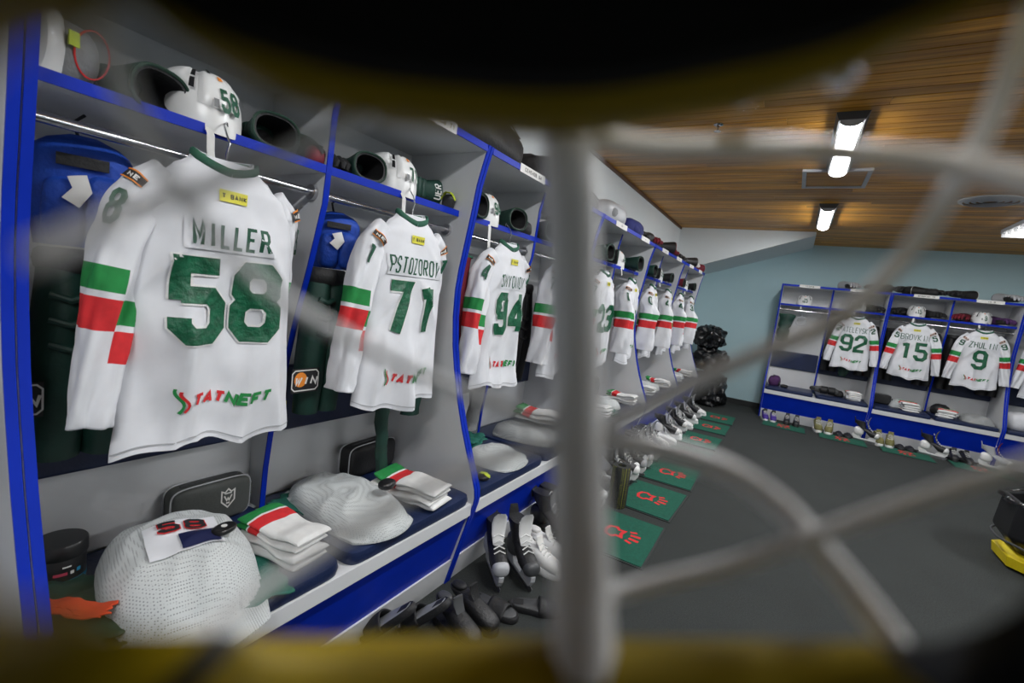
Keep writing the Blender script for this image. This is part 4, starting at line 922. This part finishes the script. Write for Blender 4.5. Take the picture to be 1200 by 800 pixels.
MB().lathe([(.03, .30), (.062, .30), (.066, .295), (.066, .005), (.062, 0), (.03, 0), (.03, .30)], 36, cap=False).build('foam_tube', SPECK, t)
for i in range(10):
    yy = 3.62+.115*i; skate((.06+.03*(i % 2), yy, 0), .15*math.sin(i*2.1), ('white toed skate %s' % ('beside the third mat' if i < 4 else 'beside the fourth mat' if i < 7 else 'before the fifth mat')), BLACKL, WPLAST, WPLAST if i % 3 else LGREY, SG)
for i in range(14):
    yy = 5.0+.165*i
    if i % 3 == 2: skate((.08, yy, 0), .2*math.sin(i), 'black and white skate among the trainers at the far row end', BLACKL, WPLAST, WPLAST, SG)
    else: shoe((.06+.04*(i % 2), yy, 0), .25*math.sin(i*1.7), 'white trainer with black collar under the far end of the row', WPLAST if i % 2 else PLATE, WPLAST, BLACK, SG)

# ================================================================ END ROW CONTENT
EM = EW/4
EJ = {1: ('white jersey with number ninety-two in front of the teal wall', '92', 'KATELEVSKY', '92'[1]), 2: ('white jersey with number fifteen in front of the teal wall', '15', 'BROVKIN', '5'), 3: ('white jersey with number nine in front of the teal wall', '9', 'ZHULIN', '9')}
EN = {0: 'the stall without jersey', 1: 'jersey ninety-two', 2: 'jersey fifteen', 3: 'jersey nine'}
for k in (1, 2, 3):
    p = EWp(k, -.20, EM+.01, .945); jersey(p, -PI/2, *EJ[k], seed=40+k, spread=.012, puff=1.5)
    hanger(p+Vector((0, 0, .725)), -PI/2, 'wire hanger holding '+EN[k], hook_x=-.06, hook_h=.098)
def Eshelf(k, x, y): return EWp(k, x, y, 1.7625)
for k in range(4): helmet(Eshelf(k, -.40, .33), -PI/2, 'white hockey helmet on the shelf over '+EN[k], ('25', '92', '15', '9')[k], True, straplen=.05 if k != 2 else .14)
EGG = 'gloves in the end wall lockers'
for k, yy, cm, lab in ((1, .53, BLACK, 'black glove beside the helmet over jersey ninety-two'), (2, .12, BLACK, 'black glove with white piping left over jersey fifteen'), (2, .51, BLACK, 'dark glove next to the divider over jersey fifteen'), (3, .12, MAROON, 'purple red glove beside the divider over jersey nine'), (3, .52, PURPLE, 'purple glove beside the helmet over jersey nine')):
    glove(Eshelf(k, -.38, yy), (0, 0, (PI/2, -PI/2)[int(yy*10) % 2]+.4*math.sin(yy*40)), lab, cm=cm, pipe=DGREY, group=EGG, sc=1.05)
def Etop(k, x, y): return EWp(k, x, y, 2.0505)
for k, yy, cm, pp, lab in ((1, .18, LGREY, MIDGREY, 'grey glove on top of the lockers over jersey ninety-two'), (1, .5, DGREY, MIDGREY, 'dark grey glove on top over jersey ninety-two'), (2, .12, BLACK, MAROON, 'black and red glove on top over jersey fifteen'), (2, .40, BLACK, PLATE, 'black glove with white lines on top over jersey fifteen'), (3, .04, BLACK, PLATE, 'black and white glove on top between jerseys fifteen and nine'), (3, .52, LGREY, BLACK, 'grey and black glove on top over jersey nine')):
    glove(Etop(k, -.28, yy), (0, 0, -PI/2+1.1*math.sin(yy*31+k)), lab, cm=cm, pipe=pp, group='gloves on top of the end wall lockers', sc=1.1)
for k in (1, 2, 3):
    pants(EWp(k, -.44, .12, .84), -PI/2, 'black pants hanging beside the sleeve of '+EN[k], m=BLACK, h=.7, w=.10, seed=50+k)
    pants(EWp(k, -.44, .54, .84), -PI/2, 'black gear hanging beyond '+EN[k], m=BLACK, h=.7, w=.10, seed=60+k)
hanging_sock(EWp(0, -.36, .13, 1.18), -PI/2, 'dark green cloth hanging in the stall without jersey', m=PGREEN, L_=.42, r=.10, seed=3)
t = thing('coat_hanger', 'empty pale hanger on the rail of the stall without jersey', 'hanger', EWp(0, -.36, .33, 1.44), -PI/2)
MB().tube([(0, .07*math.sin(a), .08+.07*math.cos(a)) for a in [2*PI*i/20 for i in range(21)]], .008, 8, False).build('loop', LGREY, t); MB().tube([(0, 0, .15), (0, 0, .22), (.02, 0, .245), (.035, 0, .235)], .004, 6).build('hook', CHROME, t)
hanging_sock(EWp(1, -.36, .30, .80), -PI/2, 'green garment hanging below jersey ninety-two', m=PGREEN, L_=.25, r=.075, seed=6)
bundle('purple_bag', 'purple bag on the bench of the stall without jersey', 'bag', EWp(0, -.30, .13, B), -PI/2, (.10, .085, .085), [PURPLE, BLACK, PURPLE], 71, straps=1)
bundle('small_pouch', 'tiny black pouch beside the purple bag', 'pouch', EWp(0, -.20, .27, B), -PI/2, (.04, .05, .025), [BLACK, BLACK], 72, amp=.004)
for i in range(2): slide(EWp(1, -.24, .07+.095*i, B+.068), -PI/2, 'black slide sandal standing on edge on the jersey ninety-two bench', BLACK, DGREY, 'black slides on the jersey ninety-two bench', tilt=0).rotation_euler = (PI/2, 0, -PI/2+PI*.5)
bundle('black_pouch', 'black pouch on the bench below jersey ninety-two', 'pouch', EWp(1, -.30, .30, B), -PI/2, (.08, .06, .05), [BLACK, BLACK], 73)
socks(EWp(1, -.22, .47, B), -PI/2, 'folded striped socks on the bench below jersey ninety-two', n=5, L_=.24, W_=.19, seed=51)
toiletry_bag(EWp(2, -.42, .15, B), -PI/2, 'black toiletry bag on the bench below jersey fifteen', size=(.12, .22, .14), crest=False)
mesh_heap(EWp(2, -.41, .42, B), -PI/2, 'pale mesh practice jersey on the bench below jersey fifteen', r=(.16, .18, .05), seed=52, pw=.45, flange=False)
socks(EWp(2, -.135, .42, B), -PI/2, 'folded white socks with red stripe on the bench below jersey fifteen', n=5, L_=.20, W_=.20, seed=53)
bundle('black_gloves', 'black ribbed bundle on the bench below jersey nine', 'bundle', EWp(3, -.40, .13, B), -PI/2, (.10, .10, .075), [BLACK, BLACKL, BLACK], 74, straps=3)
socks(EWp(3, -.17, .15, B), -PI/2-.3, 'folded white socks with green stripe on the bench below jersey nine', n=4, L_=.22, W_=.20, seed=54)
mesh_heap(EWp(3, -.25, .465, B), -PI/2, 'grey mesh practice jersey on the bench below jersey nine', r=(.19, .165, .045), seed=55, m=MESHG, pw=.5, flange=False)
bundle('white_bundle', 'white cloth bundle in the end locker beside jersey nine', 'bundle', EWp(4, -.25, .20, B), -PI/2, (.16, .15, .12), [WHITE, LGREY, WHITE], 75)
jersey(EWp(4, -.22, EM, .945), -PI/2, 'white jersey mostly out of view beside jersey nine', '17', '', '7', seed=77, spread=.012, puff=1.5)
hanger(EWp(4, -.22, EM, 1.67), -PI/2, 'wire hanger holding the jersey mostly out of view', hook_x=-.05, hook_h=.098)
EMG = 'green floor mats along the end wall lockers'
for i, (xx, lab) in enumerate(((1.21, 'green mat in front of the stall without jersey'), (1.90, 'green mat in front of jersey ninety-two'), (2.58, 'green mat in front of jersey fifteen'), (3.28, 'green mat in front of jersey nine'))): floor_mat((xx, 7.66, 0), -PI/2, lab, EMG, sx=.36, sy=.52)
ESG = 'footwear under the end wall lockers'
shoe((.95, 7.93, 0), -PI/2+.2, 'purple trainer under the corner of the end lockers', mat('violet_shoe', (.05, .02, .25), .6), WPLAST, BLACK, ESG)
shoe((1.06, 7.92, 0), -PI/2+.1, 'purple trainer beside its pair under the end lockers', MATS['violet_shoe'], WPLAST, BLACK, ESG)
shoe((1.24, 7.93, 0), -PI/2, 'black trainer under the stall without jersey', BLACKL, BLACK, None, ESG); shoe((1.36, 7.93, 0), -PI/2, 'black trainer next to its pair under the stall without jersey', BLACKL, BLACK, None, ESG)
shoe((1.62, 7.93, 0), -PI/2+.1, 'olive and white trainer under jersey ninety-two', OLIVE, WPLAST, OLIVE, ESG, sc=1.2); shoe((1.76, 7.93, 0), -PI/2-.1, 'olive and white trainer beside its pair under jersey ninety-two', OLIVE, WPLAST, OLIVE, ESG, sc=1.2)
slide((1.88, 7.93, 0), -PI/2, 'black slide sandal under jersey ninety-two', BLACK, DGREY, ESG); slide((1.985, 7.95, 0), -PI/2, 'black slide sandal beside the skate under jersey ninety-two', BLACK, DGREY, ESG)
skate((2.16, 7.84, 0), -.25, 'black skate with long white blade holder under jersey ninety-two', BLACKL, WPLAST, WPLAST, ESG)
shoe((2.31, 7.93, 0), -PI/2+.1, 'olive and white trainer under jersey fifteen', OLIVE, WPLAST, OLIVE, ESG, sc=1.2); shoe((2.44, 7.93, 0), -PI/2-.1, 'olive and white trainer beside its pair under jersey fifteen', OLIVE, WPLAST, OLIVE, ESG, sc=1.2)
slide((2.555, 7.93, 0), -PI/2, 'black slide sandal under jersey fifteen', BLACK, DGREY, ESG); slide((2.66, 7.95, 0), -PI/2, 'black slide sandal beside the skate under jersey fifteen', BLACK, DGREY, ESG)
skate((2.86, 7.84, 0), -.3, 'striped skate with long white blade holder under jersey fifteen', BLACKL, WPLAST, WPLAST, ESG, tongue=OLIVE)
shoe((3.08, 7.93, 0), -PI/2, 'black trainer under jersey nine', BLACKL, BLACK, None, ESG); shoe((3.20, 7.93, 0), -PI/2+.2, 'black trainer beside its pair under jersey nine', BLACKL, BLACK, None, ESG)
skate((3.44, 7.86, 0), -.3, 'white skate with red tongue under jersey nine', LGREY, WPLAST, WPLAST, ESG, tongue=MAROON)
# ================================================================ LOOSE THINGS
BAGP = mat('black_bin_bag', (.008, .008, .009), .22, var=.3, bump=.7, bscale=26)
for (x, y_, z, r_, sd, lab) in ((.06, 8.22, 0, (.27, .30, .27), 81, 'large black rubbish bag at the bottom of the corner pile'), (.03, 8.20, .56, (.26, .27, .185), 82, 'black rubbish bag on top of the corner pile'), (-.02, 8.18, .945, (.23, .22, .165), 83, 'crinkled black bag crowning the corner pile')):
    t = thing('rubbish_bag', lab, 'bag', (x, y_, z), 0, 'black bags in the corner')
    MB().sq((0, 0, r_[2]*.9), r_, .55, .7, 80, 50, amp=.075, nscale=9, seed=sd, zmin=0.0).build('bag_body', BAGP, t); MB().sq((.05, -.06, r_[2]*1.86), (.035, .035, .03), 1, 1, 14, 10, amp=.012, nscale=30, seed=sd).build('tied_neck', BAGP, t)
t = thing('rubbish_bin', 'black polygonal bin with bag liner on a yellow base', 'bin', (2.91, 4.50, 0))
def hexr(r_, z, n=8): return [(r_*math.cos(2*PI*(i+.5)/n), r_*math.sin(2*PI*(i+.5)/n), z) for i in range(n)]
MB().loft([hexr(.30, 0), hexr(.36, .02), hexr(.37, .085), hexr(.31, .115)], True).build('base_ring', YELLOW, t, smooth=False)
MB().loft([hexr(.29, .10), hexr(.39, .22), hexr(.37, .46), hexr(.34, .46), hexr(.34, .3)], False).build('bin_body', BLACKP, t, smooth=False, bevel=.012)
MB().tube([(.385*math.cos(a), .385*math.sin(a), .18+.004*math.sin(9*a)) for a in [2*PI*i/40 for i in range(41)]], .008, 8, False).build('rim_band', DGREY, t)
g = [[((.335+.045*q+.014*math.sin(a*13+q*3)+.008*math.sin(a*29))*math.cos(a), (.335+.045*q+.014*math.sin(a*13+q*3)+.008*math.sin(a*29))*math.sin(a), .42+.06*math.sin(q*PI*.7)+.008*math.sin(a*17+q*4)-.03*q) for a in [2*PI*i/96 for i in range(96)]] for q in [j/6 for j in range(7)]]
MB().loft(g, False).build('bag_liner', BAGP, t)
MB().lathe([(.33, .36), (.1, .34), (.005, .33)], 24, cap=False).build('bag_floor', BAGP, t)

# ================================================================ GOALIE MASK (held around the lens, cage towards the room)
def cs(px, py, d): return CAM + RGT*((px-600)/FPX*d) + UPV*((400-py)/FPX*d) + FWD*d
MC = cs(640, 430, -.03) - UPV*.16
mk = thing('goalie_mask', 'goalie mask with white wire cage and yellow rim, seen from inside', 'mask', MC)
def ml(p): return p - MC
def catmull(P, k, closed=False):
    P = [Vector(p) for p in P]; n = len(P); out = []
    for i in range(n if closed else n-1):
        g4 = [P[(i+j) % n] if closed else P[min(max(i+j, 0), n-1)] for j in (-1, 0, 1, 2)]
        for q in range(k):
            f_ = q/k; a, b, c, d = g4; out.append(.5*((2*b)+(c-a)*f_+(2*a-5*b+4*c-d)*f_*f_+(3*b-a-3*c+d)*f_**3))
    if not closed: out.append(P[-1])
    return out
def dep(px): return max(.016, .066-(.030 if px > 640 else .045)*((px-640)/650)**2)
RIM = [(170,5),(290,80),(420,120),(560,137),(680,140),(800,122),(920,98),(1020,62),(1120,15),(1240,-40),(1380,-20),(1450,200),(1420,450),(1330,700),(1180,785),(1060,784),(850,776),(650,772),(450,772),(300,778),(120,785),(-60,815),(-230,800),(-330,420),(-290,100),(-160,-60),(60,-60)]
rim = [(p.x, p.y) for p in catmull([(a, b, 0) for a, b in RIM], 4, True)]
n = len(rim)
def ring(sx, dd, sy=None):
    out = []; sy = sy or sx
    for px, py in rim:
        d0 = dep(px); d1 = d0+dd; x = (px-600)/FPX*d0; y_ = (400-py)/FPX*d0; cx_, cy_ = (640-600)/FPX*.066, (400-440)/FPX*.066
        d1 = d1*max(0, 1+dd*4)+(-.12+dd*.2)*min(1, -dd*4) if dd < -.015 else d1
        out.append(ml(CAM + RGT*(cx_+(x-cx_)*sx) + UPV*(cy_+(y_-cy_)*sy) + FWD*d1))
    return out
m = MB(); m.loft([ring(1.05, -.004), ring(1.0, -.001), ring(1.0, .005), ring(1.06, .007), ring(1.16, .004, 1.3), ring(1.3, -.004, 1.8), ring(1.45, -.03, 2.35), ring(1.58, -.07, 2.7), ring(1.62, -.12, 2.75), ring(1.55, -.17, 2.6), ring(1.50, -.17, 2.5)], False, 0)
for i, f_ in enumerate(m.f):
    j = i % n; px, py = rim[j]; r_ = i//n
    if py > 600 and (230 < px < 300 or px > 1065): m.m[i] = 1
m.build('mask_shell', [MYELLOW, BLACKP], mk, angle=60)
m = MB(); m.loft([ring(1.12, -.006, 1.3), ring(1.06, -.0035), ring(1.045, -.008), ring(1.14, -.012, 1.3), ring(1.26, -.016, 1.75), ring(1.38, -.035, 2.2), ring(1.5, -.075, 2.5), ring(1.54, -.12, 2.55), ring(1.49, -.168, 2.45)], False, 0)
m.build('foam_lining', mat('black_foam', (.006, .006, .006), .95, var=.2), mk, angle=60)
def bar(pts, r_, mm=BARM, name='cage_bar', k=8):
    P = catmull([cs(*p)-MC for p in pts], k); return MB().tube(P, r_, 14).build(name, mm, mk)
RR, RL = .0023, .00095
bar([(660,60,.074),(666,160,.080),(674,400,.084),(680,620,.076),(684,800,.066)], .0047)
bar([(660,152,.078),(760,172,.080),(900,174,.078),(1020,182,.073),(1130,195,.067),(1260,228,.056)], RR*.85)
bar([(668,152,.078),(560,134,.074),(470,124,.068),(377,160,.060),(280,205,.052),(157,245,.043),(40,300,.034)], RL)
bar([(1240,-60,.056),(1190,70,.062),(1140,180,.069),(1060,300,.075),(980,375,.079),(900,410,.080),(812,448,.081),(740,485,.081),(676,512,.080)], RR*.68)
bar([(60,-60,.034),(120,30,.039),(165,150,.044),(225,245,.049),(285,312,.053),(345,360,.058),(430,408,.065),(527,452,.072),(600,480,.077),(676,508,.080)], RL)
bar([(678,512,.080),(770,526,.080),(850,551,.078),(910,590,.075),(965,650,.071),(1010,705,.067),(1060,775,.062)], RR*.9)
bar([(674,516,.080),(600,532,.076),(540,552,.071),(480,582,.065),(400,630,.061),(300,695,.056),(200,775,.050)], RL)
bar([(682,705,.072),(760,684,.074),(860,660,.073),(960,626,.070),(1080,585,.066),(1200,545,.059),(1300,515,.05)], RR*.55)
for px, py, d in ((700, 132, .078), (985, 82, .070), (870, 108, .074)):
    c = cs(px, py, d)-MC; MB().sq(c, (.0028, .0028, .0028), 1, 1, 14, 10).build('clamp_bolt', CHROME, mk)

mb_ = MC - Vector((0, 0, 0)); ft = thing('mask_stand', 'slim black floor stand carrying the goalie mask by its chin', 'stand', (mb_.x, mb_.y, 0))
MB().lathe([(.16, 0), (.16, .012), (.03, .022), (.012, .03)], 36).build('foot_plate', BLACKP, ft)
MB().lathe([(.011, .02), (.011, mb_.z+.015)], 16).build('pole', DGREY, ft)
MB().lathe([(.012, mb_.z-.01), (.045, mb_.z+.03), (.048, mb_.z+.045), (.04, mb_.z+.04)], 24, cap=False).build('chin_cup', BLACKP, ft)
